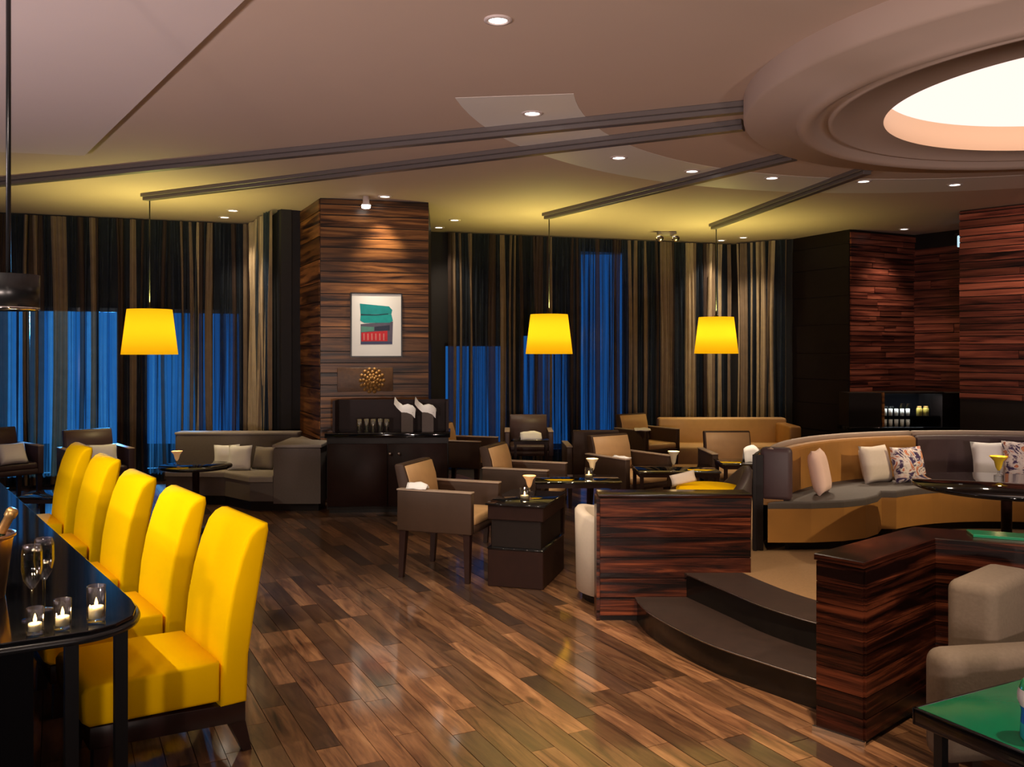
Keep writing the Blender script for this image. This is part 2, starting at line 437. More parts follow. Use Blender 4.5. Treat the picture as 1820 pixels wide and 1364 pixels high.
drum = thing('ceiling_drum', 'large round dropped ceiling drum with stepped rings around the glowing oculus', 'ceiling feature', (0, 0, 0))
MB().lathe([(ROUT, CZ + 0.0), (ROUT, DZ + 0.02), (ROUT - 0.02, DZ), (RRID + 0.06, DZ), (RRID + 0.05, DZ - 0.035), (RRID, DZ - 0.05),
            (RRID - 0.05, DZ - 0.03), (RRID - 0.06, DZ + 0.015), (RMID + 0.02, DZ + 0.015), (RMID + 0.015, DZ - 0.012), (RMID - 0.015, DZ - 0.012), (RMID - 0.02, DZ + 0.0), (RIN, DZ)], 128, T).build('drum_ring', M['drum'], drum)
MB().lathe([(RIN, DZ), (RIN + 0.002, DZ + 0.18), (RIN + 0.22, DZ + 0.185), (RIN + 0.22, DZ + 0.25)], 128, T).build('cove_wall', M['cove'], drum)
MB().lathe([(0.0, DZ + 0.46), (0.6, DZ + 0.42), (1.1, DZ + 0.33), (RIN + 0.05, DZ + 0.24), (RIN + 0.22, DZ + 0.19)], 96, T).build('glowing_dome', M['glow'], drum)

# dropped soffit upper left, ceiling paint whitened to hold light from the bar
MB().prism([px(-60, 268, 3.25)[:2], px(150, 277, 3.25)[:2], px(445, -10, 3.25)[:2], (-0.4, 2.2), (-0.4, 0.2), (-6.5, 0.2), (-6.8, 7.0)], 3.25, CZ + 0.01).build('trim_1', M['soffit'])
struct(bpy.data.objects['trim_1'])

m = MB(); aa = [math.radians(50 + 123 * i / 40) for i in range(41)]  # pale band paints patches of bounced light onto the ceiling
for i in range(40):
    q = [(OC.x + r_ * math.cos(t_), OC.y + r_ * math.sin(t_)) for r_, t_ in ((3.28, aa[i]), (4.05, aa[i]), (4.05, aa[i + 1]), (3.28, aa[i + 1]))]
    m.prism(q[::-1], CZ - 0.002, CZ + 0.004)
struct(m.build('light_band', pbr('bounce_light_paint', (0.74, 0.70, 0.66), 0.45)))

def wall(name, a, b, z0, z1, mat, th=0.12, side=1):
    a = Vector(a); b = Vector(b); d = (b - a).normalized(); n = Vector((-d.y, d.x)) * th * side
    return struct(MB().prism([a, b, b + n, a + n], z0, z1).build(name, mat))
def wall_with_windows(name, a, b, wins, mat=None, th=0.14):
    """wins: list of (t0, t1, z0, z1); one mesh with real openings"""
    a = Vector(a); b = Vector(b); L = (b - a).length; d = (b - a) / L; n = Vector((-d.y, d.x)) * th
    m = MB(); t = 0
    def seg(t0, t1, z0, z1):
        if t1 - t0 > 1e-3 and z1 - z0 > 1e-3:
            m.prism([a + d * t0, a + d * t1, a + d * t1 + n, a + d * t0 + n], z0, z1)
    for (t0, t1, z0, z1) in wins:
        seg(t, t0, 0, CZ); seg(t0, t1, 0, z0); seg(t0, t1, z1, CZ); t = t1
    seg(t, L, 0, CZ)
    o = struct(m.build(name, mat or M['wall']))
    return o, a, d, n
win_no = [0]
def windows(a, d, n, wins):
    for (t0, t1, z0, z1) in wins:
        win_no[0] += 1
        f = MB(); w = 0.05
        p = lambda t: a + d * t + n * 0.5
        ang = math.atan2(d.y, d.x)
        cx = p((t0 + t1) / 2)
        f.box((*cx, z0 + w / 2), (t1 - t0, 0.06, w), ang); f.box((*cx, z1 - w / 2), (t1 - t0, 0.06, w), ang)
        k = max(1, round((t1 - t0) / 1.2))
        for i in range(k + 1):
            q = p(t0 + (t1 - t0) * i / k); f.box((*q, (z0 + z1) / 2), (w, 0.06, z1 - z0), ang)
        fr = struct(f.build('window_%d' % win_no[0], M['black_metal']))
        for i in range(k):
            q = p(t0 + (t1 - t0) * (i + 0.5) / k)
            MB().box((*q, (z0 + z1) / 2), ((t1 - t0) / k - w, 0.012, z1 - z0 - 2 * w), ang).build('pane', M['pane'], fr)

wl = [(1.2, 4.20, 0.15, 2.16), (4.72, 5.0, 0.3, 2.16)]
wlist = [(0.5, 3.55, 0.10, 2.17), (3.85, 5.02, 0.10, 2.17)]
o, a, d, n = wall_with_windows('wall_left', P['Z'], P['B'], wlist); windows(a, d, n, wlist)
wall('wall_return', P['B'], P['C'], 0, CZ, M['wall'])
wall('wall_niche', P['C'], P['D'], 0, CZ, M['wall'])
wlist = [(0.2, 1.15, 0.15, 1.75), (1.35, 2.12, 0.15, 1.9), (2.25, 3.0, 0.15, 3.15)]
o, a, d, n = wall_with_windows('wall_back', (-1.13, 12.49), P['H'], wlist); windows(a, d, n, wlist)
wall('wall_back_return', P['H'], P['I'], 0, CZ, M['wall'])
wall('wall_far_left', (-8.2, -2.6), P['Z'], 0, CZ, M['plaster'])
wall('wall_rear', (8.2, -2.6), (-8.2, -2.6), 0, CZ, M['plaster'])
wall('wall_far_right', P['N'], (8.2, -2.6), 0, CZ, M['plaster'])

def strips(parent, a, b, z0, z1, hr, mat, pieces=(1, 2), proud=0.02, jit=0.008, cover=1.0):
    """horizontal timber strips fixed one by one to a wall face from a to b"""
    a = Vector(a); b = Vector(b); L = (b - a).length; d = (b - a) / L; n = Vector((d.y, -d.x))
    ang = math.atan2(d.y, d.x)
    z = z0
    while z < z1 - 0.02:
        h = min(hr * R.uniform(0.8, 1.2), z1 - z)
        k = R.choice(pieces)
        cuts = [0] + sorted(R.uniform(0.2, 0.8) for _ in range(k - 1)) + [1]
        for i in range(k):
            t0, t1 = cuts[i] * L, cuts[i + 1] * L
            pr = proud + R.uniform(-jit, jit)
            q = a + d * (t0 + t1) / 2 + n * (pr / 2 + 0.001)
            m = MB().box((*q, z + h / 2), (t1 - t0 - 0.004, pr, h - 0.011), ang)
            m.build('wood_strip', mat, parent, tone=R.random())
        z += h

# column between the windows
col_poly = [P['D'], P['E'], P['F'], (-1.13, 12.6), (-2.4, 12.0)]
column = struct(MB().prism(col_poly, 0, CZ).build('wall_column', M['black_wood']))
strips(column, P['E'], P['F'], 0.0, CZ - 0.005, 0.125, M['zebra_orange'], (1, 1, 1), 0.014, 0.004)
strips(column, P['D'], P['E'], 0.0, CZ - 0.005, 0.25, M['zebra_orange'], (1,), 0.012, 0.003)

# right hand timber walls
wb = wall('wall_dark_panel', P['I'], P['J'], 0, CZ, M['black_wood'])
strips(wb, P['I'], P['J'], 0.2, CZ - 0.15, 0.36, M['black_wood'], (1,), 0.012, 0.003)
wr = wall('wall_timber', P['J'], P['K'], 0, CZ, M['black_wood'])
strips(wr, P['J'], P['K'], 1.06, CZ - 0.01, 0.078, M['zebra_red'], (2, 2, 3))
wr2 = wall('wall_timber_side', P['K'], P['L'], 0, CZ, M['black_wood'])
strips(wr2, P['K'], P['L'], 1.02, CZ - 0.2, 0.11, M['zebra_red'], (1, 1, 2))
wr3 = wall('wall_right', P['Mm'], P['N'], 0, CZ, M['black_wood'])
strips(wr3, P['Mm'], P['N'], 1.07, CZ - 0.01, 0.082, M['zebra_red'], (2, 3, 3))
wall('wall_right_end', (6.4, 12.0), P['Mm'], 0, CZ, M['black_wood'])

# ---------------------------------------------------------------- floor planks
pd = Vector((-math.sin(PLROT), math.cos(PLROT))); pn = Vector((math.cos(PLROT), math.sin(PLROT)))
cand = []
RP = random.Random(3)
pw = 0.112
for r in range(-60, 110):
    t = -4.0 + RP.uniform(0, 1.0)
    while t < 13:
        L = RP.choice((0.45, 0.6, 0.8, 1.0, 1.25)) * RP.uniform(0.9, 1.1)
        cpt = pn * (r * pw) + pd * (t + L / 2)
        t += L
        if cpt.y < 2.6 or cpt.y > 11.6 or cpt.x < -6 or cpt.x > 3.4: continue
        sx = 910 + 1600 * cpt.x / cpt.y; sy = 622 + 1600 * EYE / cpt.y
        if sx < -500 or sx > 2300: continue
        if cpt.y < 5.6 and cpt.x > 1.55 - 0.1 * (cpt.y - 4) and cpt.y > 4.2: continue
        hid = (sx < 430 and sy < 1250) or sy < 915 or sx > 1560 or sy > 1420 or (1065 < sx and sy < 1090) or sx < 60
        cand.append(((1 if hid else 0), -(L / cpt.y ** 3), cpt, L))
cand.sort(key=lambda q: (q[0], q[1]))
def plank_box(m, c, L, zt):
    m.box((c.x, c.y, zt - 0.011), (pw - 0.003, L - 0.003, 0.022), PLROT)
for q in cand[:298]:
    m = MB(); plank_box(m, q[2], q[3], RP.uniform(-0.0012, 0.0))
    m.build('plank', M['plank'], floor, tone=RP.random())
m = MB(); tones = []
for q in cand[298:]:
    n0 = len(m.bm.faces)
    m.box((q[2].x, q[2].y, -0.0115), (pw - 0.003, q[3] - 0.003, 0.022), PLROT)
    tones += [RP.random()] * (len(m.bm.faces) - n0)
rest = m.build('planking', M['plank'], floor, tone=tones); rest['kind'] = 'stuff'

# ---------------------------------------------------------------- platform, steps, low walls
PZ = 0.295
curve1 = [(.76, 5.47), (.79, 5.2), (.885, 4.91), (1.03, 4.6), (1.22, 4.34), (1.40, 4.12), (1.49, 4.045)]
curve2 = [(1.06, 5.47), (1.12, 5.32), (1.22, 5.07), (1.33, 4.79), (1.45, 4.58), (1.55, 4.45), (1.70, 4.29)]
curve3 = [(1.40, 5.47), (1.48, 5.22), (1.57, 5.0), (1.70, 4.78), (1.90, 4.5)]
def smooth(pts, n=6):
    out = []
    for i in range(len(pts) - 1):
        p0 = Vector(pts[max(i - 1, 0)]); p1 = Vector(pts[i]); p2 = Vector(pts[i + 1]); p3 = Vector(pts[min(i + 2, len(pts) - 1)])
        for k in range(n):
            t = k / n
            out.append(0.5 * ((2 * p1) + (p2 - p0) * t + (2 * p0 - 5 * p1 + 4 * p2 - p3) * t * t + (3 * p1 - p0 - 3 * p2 + p3) * t ** 3))
    out.append(Vector(pts[-1]))
    return out
c1, c2, c3 = smooth(curve1), smooth(curve2), smooth(curve3)
# platform body (carpeted), behind the steps
rear = [(2.45, 4.38), (7.3, 2.2), (7.6, 9.0), (5.4, 9.3), (2.4, 8.6), (1.25, 7.2), (1.03, 5.66), (1.06, 5.47)]
plat = struct(MB().prism([tuple(p) for p in c2] + [(2.0, 4.49)] + rear[:-1], 0.0, PZ - 0.012).build('floor_platform', M['black_stone']))
MB().prism([tuple(p) for p in c3] + [(2.0, 4.6)] + [(2.45, 4.5), (7.2, 2.35), (7.5, 8.9), (5.4, 9.2), (2.4, 8.5), (1.3, 7.1), (1.08, 5.9), (1.2, 5.66)], PZ - 0.012, PZ, 0).build('carpet', M['carpet'], plat)
steps = struct(MB().prism([tuple(p) for p in c1] + [tuple(p) for p in c2[::-1]], 0.0, 0.135).build('trim_2', M['black_stone']))
def offset(curve, dd):
    out = []
    for i, p in enumerate(curve):
        a = curve[max(i - 1, 0)]; b = curve[min(i + 1, len(curve) - 1)]; t = (b - a).normalized()
        out.append(p + Vector((t.y, -t.x)) * dd)
    return out
def ribbon(m, ca, cb, z0, z1):
    for i in range(len(ca) - 1):
        m.prism([ca[i], ca[i + 1], cb[i + 1], cb[i]], z0, z1)
t = MB(); ribbon(t, offset(c1, 0.015), c2, 0.135, 0.147); t.build('tread', M['tread'], steps)
t = MB(); ribbon(t, offset(c2, 0.015)[:-3], c3[:len(c2) - 3] + [c3[-1]] * max(0, len(c2) - 3 - len(c3)), PZ - 0.012, PZ); t.build('tread', M['tread'], plat)
for cc, z, par in ((c1, 0.143, steps), (c2, PZ - 0.004, plat)):
    cc = cc[2:]
    MB().tube([(*p, z) for p in offset(cc, 0.017)], 0.004, 6).build('nosing', M['steel'], par)

# low wall left of the steps
LW = thing('low_wall', 'dark red striped timber low wall left of the curved steps', 'partition', (0, 0, 0))
MB().box(((0.535 + 1.452) / 2, 5.56, 0.375), (0.917, 0.14, 0.75)).build('core', M['black_wood'], LW)
MB().box(((0.535 + 1.452) / 2, 5.56, 0.761), (0.93, 0.19, 0.022), 0, 0.003).build('cap', M['zebra_dark'], LW, tone=0.4)
z = 0.03
for h in (0.11, 0.12, 0.125, 0.12, 0.125, 0.12):
    MB().box(((0.535 + 1.452) / 2, 5.48, z + h / 2), (0.917, 0.022, h - 0.006), 0, 0.002, 1, smooth=False).build('board', M['zebra_dark'], LW, tone=R.random())
    z += h
MB().box((0.525, 5.56, 0.375), (0.02, 0.16, 0.75)).build('end_board', M['zebra_dark'], LW, tone=0.7)

# right partition
PT = thing('partition_wall', 'angled zebra-grain timber partition with mitred end post right of the steps', 'partition', (0, 0, 0))
front = [(1.467, 3.755), (1.98, 4.225), (2.31, 4.07), (3.6, 3.46)]
back = [(1.328, 3.905), (2.0, 4.47), (2.42, 4.30), (3.7, 3.69)]
MB().prism(front + back[::-1], 0.0, 0.74).build('core', M['black_wood'], PT)
capf = [(1.460, 3.735), (1.98, 4.21), (2.31, 4.055), (3.6, 3.445)]
MB().prism(capf + [(3.7, 3.7), (2.425, 4.315), (2.0, 4.488), (1.31, 3.905)], 0.74, 0.768, 0.004, 1).build('cap', M['zebra_dark'], PT, tone=0.45)
z = 0.02
tns = []
while z < 0.735:
    h = min(0.09, 0.738 - z); tn = R.random()
    for (a, b) in ((back[0], front[0]), (front[0], front[1]), (front[1], front[2]), (front[2], front[3])):
        a = Vector(a); b = Vector(b); L = (b - a).length; d = (b - a) / L; nn = Vector((d.y, -d.x)); q = (a + b) / 2 + nn * 0.006
        MB().box((*q, z + h / 2), (L + 0.004, 0.012, h - 0.003), math.atan2(d.y, d.x)).build('board', M['zebra_dark'], PT, tone=tn)
    z += h
a = Vector(back[0]); b = Vector(front[0]); d = (b - a).normalized(); nn = Vector((d.y, -d.x)); q = (a + b) / 2 + nn * 0.018
MB().box((*q, 0.011), ((b - a).length + 0.03, 0.014, 0.022), math.atan2(d.y, d.x)).build('kick_strip', M['steel'], PT)
gl = MB()
gp = [Vector((2.17, 4.235)), Vector((2.33, 4.16)), Vector((3.3, 3.70)), Vector((3.36, 3.82)), Vector((2.40, 4.27)), Vector((2.20, 4.36))]
gl.prism(gp, 0.769, 0.781, 0.004, 2)
tag(gl.build('glass_ledge', M['green']), 'narrow emerald green glass ledge lying on top of the timber partition', 'ledge')

# ---------------------------------------------------------------- curtains
cur_n = {}
def curtain(a, b, seed, cream=0.0, z1=CZ - 0.02, label=''):
    a = Vector(a); b = Vector(b); L = (b - a).length; d = (b - a) / L; n = Vector((d.y, -d.x))
    rr = random.Random(seed)
    nodes = []; t = 0.0
    while t < L:
        w = rr.uniform(0.028, 0.07); nodes.append((t, w)); t += w
    cols = []; mats = []
    for i, (t0, w) in enumerate(nodes):
        kind = rr.random()
        if kind < 0.17 + cream * 0.65: mi = 0 if rr.random() > cream else 3
        elif kind < 0.42 + cream * 0.4: mi = 1
        else: mi = 2
        dep = rr.uniform(0.03, 0.07)
        for k in range(6):
            u = k / 6
            cols.append((min(t0 + w * u, L), dep * math.sin(PI * u) ** 0.8)); mats.append(mi)
    cols.append((L, 0.0))
    zr = [0.02, 0.7, 1.4, 2.1, 2.7, z1]
    lean = [rr.uniform(-0.05, 0.05) for _ in range(len(nodes) + 2)]
    vs = []; fs = []
    m = MB()
    rows = []
    for zi, zz in enumerate(zr):
        row = []
        for ci, (t, dp) in enumerate(cols):
            sw = lean[ci // 6] * math.sin(zi / 5 * PI) * 0.7
            p = a + d * min(max(t + sw, 0), L) + n * (0.02 + dp * (0.75 + 0.25 * math.sin(zi * 1.3 + ci // 6)))
            row.append(m.bm.verts.new((*p, zz)))
        rows.append(row)
    for zi in range(len(zr) - 1):
        for ci in range(len(cols) - 1):
            f = m.bm.faces.new((rows[zi][ci], rows[zi][ci + 1], rows[zi + 1][ci + 1], rows[zi + 1][ci])); f.smooth = True; f.material_index = mats[ci]
    o = m.build('curtain', [M['drape'], M['drape_dark'], M['sheer'], M['drape_cream']])
    return o
ORD = ['first', 'second', 'third', 'fourth', 'fifth', 'sixth', 'seventh', 'eighth', 'ninth', 'tenth', 'eleventh', 'twelfth']
def curtain_run(a, b, off, k, cream, fmt, group, seed):
    a = Vector(a); b = Vector(b); d = (b - a).normalized(); n = Vector((d.y, -d.x)) * off
    for i in range(k):
        p = a + (b - a) * (i / k) + n + d * 0.004; q = a + (b - a) * ((i + 1) / k) + n - d * 0.004
        o = curtain(p, q, seed + i, cream[i] if isinstance(cream, (list, tuple)) else cream)
        tag(o, fmt % ORD[i], 'curtain', group)
curtain_run((-6.35, 10.77), (-3.36, 11.79), 0.10, 6, [0, 0, 0, 0.05, 0.4, 0.0], '%s dark striped curtain panel from the left edge, over blue windows', 'curtains over the left windows', 20)
curtain_run((-3.27, 11.62), (-2.72, 10.52), 0.06, 2, 0.95, '%s tan curtain panel from the window corner, beside the timber column', 'tan curtains beside the column', 50)
curtain_run((-0.93, 12.56), (3.34, 14.0), 0.10, 9, [0.0, 0.05, 0, 0, 0, 0.1, 0.35, 0.6, 0.7], '%s striped curtain panel right of the timber column, behind the lamps', 'curtains along the back wall', 70)
curtain_run((3.50, 13.86), (4.10, 13.28), 0.07, 2, [0.8, 0.75], '%s tan curtain panel right of the rightmost yellow lamp', 'curtains at the right corner', 90)

# ---------------------------------------------------------------- ceiling beams, pendants, downlights
def beam(a, b, label):
    a = Vector(a[:2]); b = Vector(b[:2]); L = (b - a).length; ang = math.atan2((b - a).y, (b - a).x)
    r = thing('ceiling_beam', label, 'beam', (*((a + b) / 2), CZ), ang, 'dark beams radiating from the drum')
    MB().box((0, 0, -0.018), (L, 0.13, 0.036), 0, 0.004, 1, smooth=False).build('track', M['beam'], r)
    MB().box((0, 0, -0.052), (L, 0.075, 0.036), 0, 0.004, 1, smooth=False).build('rail', M['beam'], r)
bz = CZ - 0.07
beam((-5.6, 8.92), px(1325, 201, bz), 'longest dark ceiling beam reaching the left edge, nearest the viewer')
b2 = px(258, 357, bz); beam(b2, px(1322, 232, bz), 'second dark ceiling beam, ending above the leftmost yellow lamp')
b3 = px(971, 390, bz); beam(b3, px(1412, 285, bz), 'dark ceiling beam ending above the middle yellow lamp')
b4 = px(1268, 408, bz); beam(b4, px(1542, 310, bz), 'dark ceiling beam ending above the rightmost yellow lamp')

def pendant(x, y, label):
    zb = 1.60; h = 0.475
    r = thing('pendant_lamp', label, 'lamp', (x, y, zb), 0, 'yellow pendant lamps')
    MB().lathe([(0.283, 0), (0.225, h), (0.222, h), (0.279, 0), (0.283, 0)], 40).build('lamp_shade', M['shade'], r)
    MB().tube([(0, 0, h + 0.02), (0, 0, bz - zb)], 0.007, 8).build('cord', M['black_metal'], r)
    MB().lathe([(0.0, 0.02), (0.03, 0.02), (0.03, -0.06), (0.0, -0.06)], 12, Matrix.Translation((0, 0, h))).build('socket', M['black_metal'], r)
    s = MB()
    for k in range(3):
        t = 2 * PI * k / 3; s.tube([(0, 0, h - 0.01), (0.224 * math.cos(t), 0.224 * math.sin(t), h - 0.01)], 0.004, 6)
    s.build('spider', M['black_metal'], r)
    MB().lathe([(0, -0.045), (0.03, -0.03), (0.036, 0.0), (0.02, 0.04), (0.0, 0.05)], 12, Matrix.Translation((0, 0, h - 0.12))).build('bulb', emitter('bulb', (1.0, 0.75, 0.3), 6), r)
    light('pendant_glow', 'SPOT', (0, 0, h - 0.05), 190, (0.96, 0.87, 0.22), r, target=(0, 0, 5), size=0.06, angle=150, blend=0.8)
    light('pendant_down', 'SPOT', (0, 0, 0.2), 26, (1.0, 0.78, 0.36), r, target=(0, 0, -5), size=0.05, angle=110, blend=0.7)
    light('pendant_side', 'POINT', (0, 0, 0.27), 2.2, (1.0, 0.85, 0.55), r, size=0.04)
    return r
pendant((266 - 910) / 1600 * b2.y, b2.y, 'yellow tapered pendant lamp shade hanging on the left before the dark blue curtains')
pendant((976 - 910) / 1600 * b3.y, b3.y, 'yellow tapered pendant lamp shade hanging in the middle, right of the column')
pendant((1273 - 910) / 1600 * b4.y, b4.y, 'yellow tapered pendant lamp shade hanging on the right before the tan curtains')

def downlight(p, label, power, target, color=(1.0, 0.80, 0.58), angle=70, blend=1.0, r0=0.055):
    r = thing('downlight', label, 'ceiling light', (p.x, p.y, CZ), 0, 'recessed ceiling downlights')
    MB().lathe([(r0 + 0.02, 0.004), (r0 + 0.02, -0.006), (r0, -0.010), (r0 - 0.006, 0.003)], 24).build('trim_ring', M['soffit'], r)
    MB().disc(r0 - 0.004, -0.003, 20, up=False).build('lens', M['lens'], r)
    light('spot', 'SPOT', (0, 0, -0.03), power, color, r, target=(target[0] - p.x, target[1] - p.y, target[2] - CZ), size=0.05, angle=angle, blend=blend)
C = lambda x, y: px(x, y, CZ)
dl = [((885, 35), 'large round downlight alone near the top centre of the ceiling', 150, (0.0, 5.0, 0), 80),
      ((946, 201), 'downlight above the twin beams, in the pale ceiling patch', 130, (0.0, 6.6, 0), 70),
      ((1100, 280), 'downlight below the twin beams, left of the third beam', 130, (1.0, 7.6, 0), 70),
      ((1230, 304), 'downlight close beside the middle lamp beam, left side', 130, (1.7, 8.4, 0), 70),
      ((1372, 316), 'downlight between the middle and right lamp beams', 300, (2.3, 7.4, 0.6), 55),
      ((1535, 322), 'downlight right beside the upper end of the right lamp beam', 150, (3.0, 7.3, 0.4), 60),
      ((1697, 328), 'downlight below the far rim of the ceiling drum, rightmost', 150, (4.0, 7.0, 0.4), 60),
      ((684, 349), 'downlight in front of the timber column above the picture', 110, (-1.47, 9.98, 2.2), 62),
      ((414, 374), 'nearer downlight of the pair left of the column', 130, (-3.1, 10.6, 0), 70),
      ((399, 386), 'farther downlight of the pair left of the column', 70, (-3.0, 11.5, 1.0), 75),
      ((808, 391), 'nearer downlight of the pair right of the column', 60, (-0.5, 11.2, 0), 80),
      ((780, 404), 'farther downlight of the pair right of the column', 50, (-0.6, 12.6, 1.2), 80),
      ((1321, 422), 'right downlight of the pair beside the right lamp cord', 110, (3.3, 13.6, 0.0), 85),
      ((1282, 427), 'left downlight of the pair beside the right lamp cord', 100, (2.7, 13.5, 0.0), 85),
      ((1607, 407), 'downlight close to the red timber wall at the right', 90, (5.1, 12.3, 0.6), 90)]
for (p, lab, pw_, tg, an) in dl:
    downlight(C(*p), lab, pw_, tg, angle=an, r0=0.055 if p != (885, 35) else 0.05)
# added downlights out of frame for chairs, floor, green table, wall and booth
downlight(Vector((-3.9, 3.9)), 'added downlight out of the frame above the long black table', 1250, (-2.3, 5.6, 0.6), (1.0, 0.90, 0.70), 70)
downlight(Vector((-2.7, 2.6)), 'added downlight out of the frame nearest the long black table', 960, (-1.4, 4.0, 0.5), (1.0, 0.90, 0.70), 62)
downlight(Vector((1.2, 3.2)), 'added downlight out of the frame over the plank floor', 620, (0.7, 4.6, 0), (1.0, 0.78, 0.52), 66)
downlight(Vector((2.5, 2.4)), 'added downlight out of the frame over the green glass table', 230, (1.9, 3.3, 0.5), (1.0, 0.82, 0.62), 80)
downlight(Vector((5.4, 8.6)), 'added downlight out of the frame beside the right timber wall', 150, (6.0, 10.0, 2.3), (1.0, 0.75, 0.55), 90)

downlight(Vector((5.7, 4.0)), 'added downlight out of the frame right of the ceiling drum', 520, (2.25, 6.6, 0.8), (1.0, 0.78, 0.48), 42)
# surface spotlight in front of the column, twin-head emergency lamp, small wall lamp
sp = thing('surface_spotlight', 'small surface spotlight at the top of the timber column', 'ceiling light', (-1.56, 9.62, CZ))
MB().lathe([(0.0, 0), (0.035, 0), (0.035, -0.07), (0.05, -0.085), (0.05, -0.095)], 16).build('housing', M['soffit'], sp)
MB().lathe([(0.05, -0.095), (0.045, -0.125), (0.0, -0.135)], 16).build('lens', M['lens'], sp)
light('spot', 'SPOT', (0, 0, -0.15), 130, (1.0, 0.88, 0.72), sp, target=(0.25, -0.15, -2.4), size=0.04, angle=48, blend=1.0)
p = px(1185, 412, CZ)
tw = thing('twin_lamp', 'twin-head emergency lamp under the ceiling between two yellow pendants', 'emergency light', (p.x, p.y, CZ))
MB().box((0, 0, -0.03), (0.26, 0.10, 0.06), 0, 0.01).build('housing', M['sofa_light'], tw)
for sx in (-1, 1):
    h = MB().lathe([(0.0, 0.05), (0.04, 0.04), (0.055, -0.02), (0.05, -0.03), (0.0, -0.02)], 16, Matrix.Translation((sx * 0.11, -0.06, -0.09)) @ Matrix.Rotation(-1.2, 4, 'X')).build('lamp_head', M['chrome'], tw)
p = Vector((5.98, 11.9, 0))
wlmp = thing('wall_lamp', 'small pale blue glowing lamp at the edge of the right timber wall', 'lamp', (5.83, 11.7, 3.06))
MB().box((0, 0, 0), (0.07, 0.05, 0.15), 0, 0.01).build('diffuser', emitter('cool_lamp', (0.6, 0.85, 1.0), 1.0), wlmp)
MB().box((0, 0.03, 0.09), (0.09, 0.08, 0.03), 0, 0.005).build('bracket', M['black_metal'], wlmp)

# black cylinder pendant above the long table
bp_ = thing('cylinder_pendant', 'black cylinder pendant on a thin rod at the left edge', 'lamp', (-1.678, 3.0, 1.785))
MB().lathe([(0.0, 0.115), (0.094, 0.115), (0.094, 0.0), (0.088, 0.0), (0.088, 0.09), (0.0, 0.09)], 32).build('lamp_shade', M['black_metal'], bp_)
MB().tube([(0, 0, 0.11), (0, 0, CZ - 1.785)], 0.008, 8).build('rod', M['black_metal'], bp_)
MB().lathe([(0.089, -0.004), (0.095, 0.0), (0.095, 0.006), (0.089, 0.006)], 32).build('rim', M['chrome'], bp_)
light('table_spot', 'SPOT', (0, 0, 0.07), 12, (1.0, 0.8, 0.6), bp_, target=(0, 0, -3), size=0.04, angle=100)

# ---------------------------------------------------------------- yellow chairs
YR = math.atan2(-.593, -.805)
def yellow_chair(label):
    r = thing('dining_chair', label, 'chair', (0, 0, 0), YR, 'yellow chairs along the black table')
    hw = 0.262
    prof = [(0.005, 0.21), (0.115, 0.21), (0.105, 0.42), (0.092, 0.55), (0.068, 0.68), (0.035, 0.80), (0.000, 0.885), (-0.030, 0.918), (-0.060, 0.932), (-0.085, 0.930), (-0.088, 0.90), (-0.060, 0.75), (-0.025, 0.55), (-0.002, 0.40)]
    MB().extrude_profile(prof, -hw, hw, 0.018).build('backrest', M['yellow'], r)
    sprof = [(0.118, 0.235), (0.60, 0.250), (0.625, 0.27), (0.63, 0.375), (0.615, 0.395), (0.58, 0.402), (0.3, 0.402), (0.118, 0.395)]
    MB().extrude_profile(sprof, -hw, hw, 0.014).build('seat', M['yellow'], r)
    MB().extrude_profile([(0.01, 0.13), (0.60, 0.165), (0.60, 0.248), (0.01, 0.208)], -hw + 0.01, hw - 0.01, 0.003, 1).build('seat_frame', M['chair_leg'], r)
    for sy in (-1, 1):
        MB().leg((0.055, sy * 0.21, 0.17), (-0.005, sy * 0.215, 0.0), 0.075, 0.036).build('leg', M['chair_leg'], r)
        MB().leg((0.55, sy * 0.21, 0.19), (0.565, sy * 0.21, 0.0), 0.062, 0.042).build('leg', M['chair_leg'], r)
    return r
# near-rear floor points of the five chairs, nearest first
ych = [(-1.104, 3.72), (-1.585, 4.375), (-2.085, 5.03), (-2.645, 5.86), (-3.175, 6.60)]
labs = ['nearest bright yellow upholstered chair, standing at the rounded table end', 'second yellow chair from the front in the row of five',
        'middle yellow chair of the row of five along the black table', 'fourth yellow chair from the front, before the left windows', 'farthest yellow chair, at the far end of the row']
yc0 = None
for k, (x, y) in enumerate(ych):
    # the near-rear corner is local (0, +0.25); shift to the origin
    ox = x - (-math.sin(YR)) * 0.215; oy = y - math.cos(YR) * 0.215
    if yc0 is None: yc0 = yellow_chair(labs[0]); yc0.location = (ox, oy, 0)
    else: dup(yc0, (ox, oy, 0), YR, labs[k])

# ---------------------------------------------------------------- long black table and what stands on it
TZ = 0.74
tb = thing('long_table', 'long glossy black table with rounded end beside the yellow chairs', 'table')
edge = [(-3.6, 6.30), (-1.387, 3.287), (-1.335, 3.20), (-1.300, 3.09), (-1.315, 2.99), (-1.365, 2.915), (-1.45, 2.86), (-1.574, 2.79), (-1.75, 2.69), (-2.0, 2.55), (-2.35, 2.62), (-4.4, 5.70)]
MB().prism(edge, TZ - 0.02, TZ, 0.004, 2).build('tabletop', M['black_gloss'], tb)
rim = MB(); pts = [Vector(edge[0])] + smooth([edge[i] for i in range(1, 11)], 4)
rim.tube([(*p, TZ - 0.026) for p in pts], 0.013, 8); rim.build('edge_rail', M['black_metal'], tb)
for (x, y) in ((-1.335, 3.07), (-1.435, 2.93), (-3.75, 6.12)):
    MB().box((x, y, (TZ - 0.03) / 2), (0.04, 0.04, TZ - 0.03), 0.6).build('leg', M['black_metal'], tb)
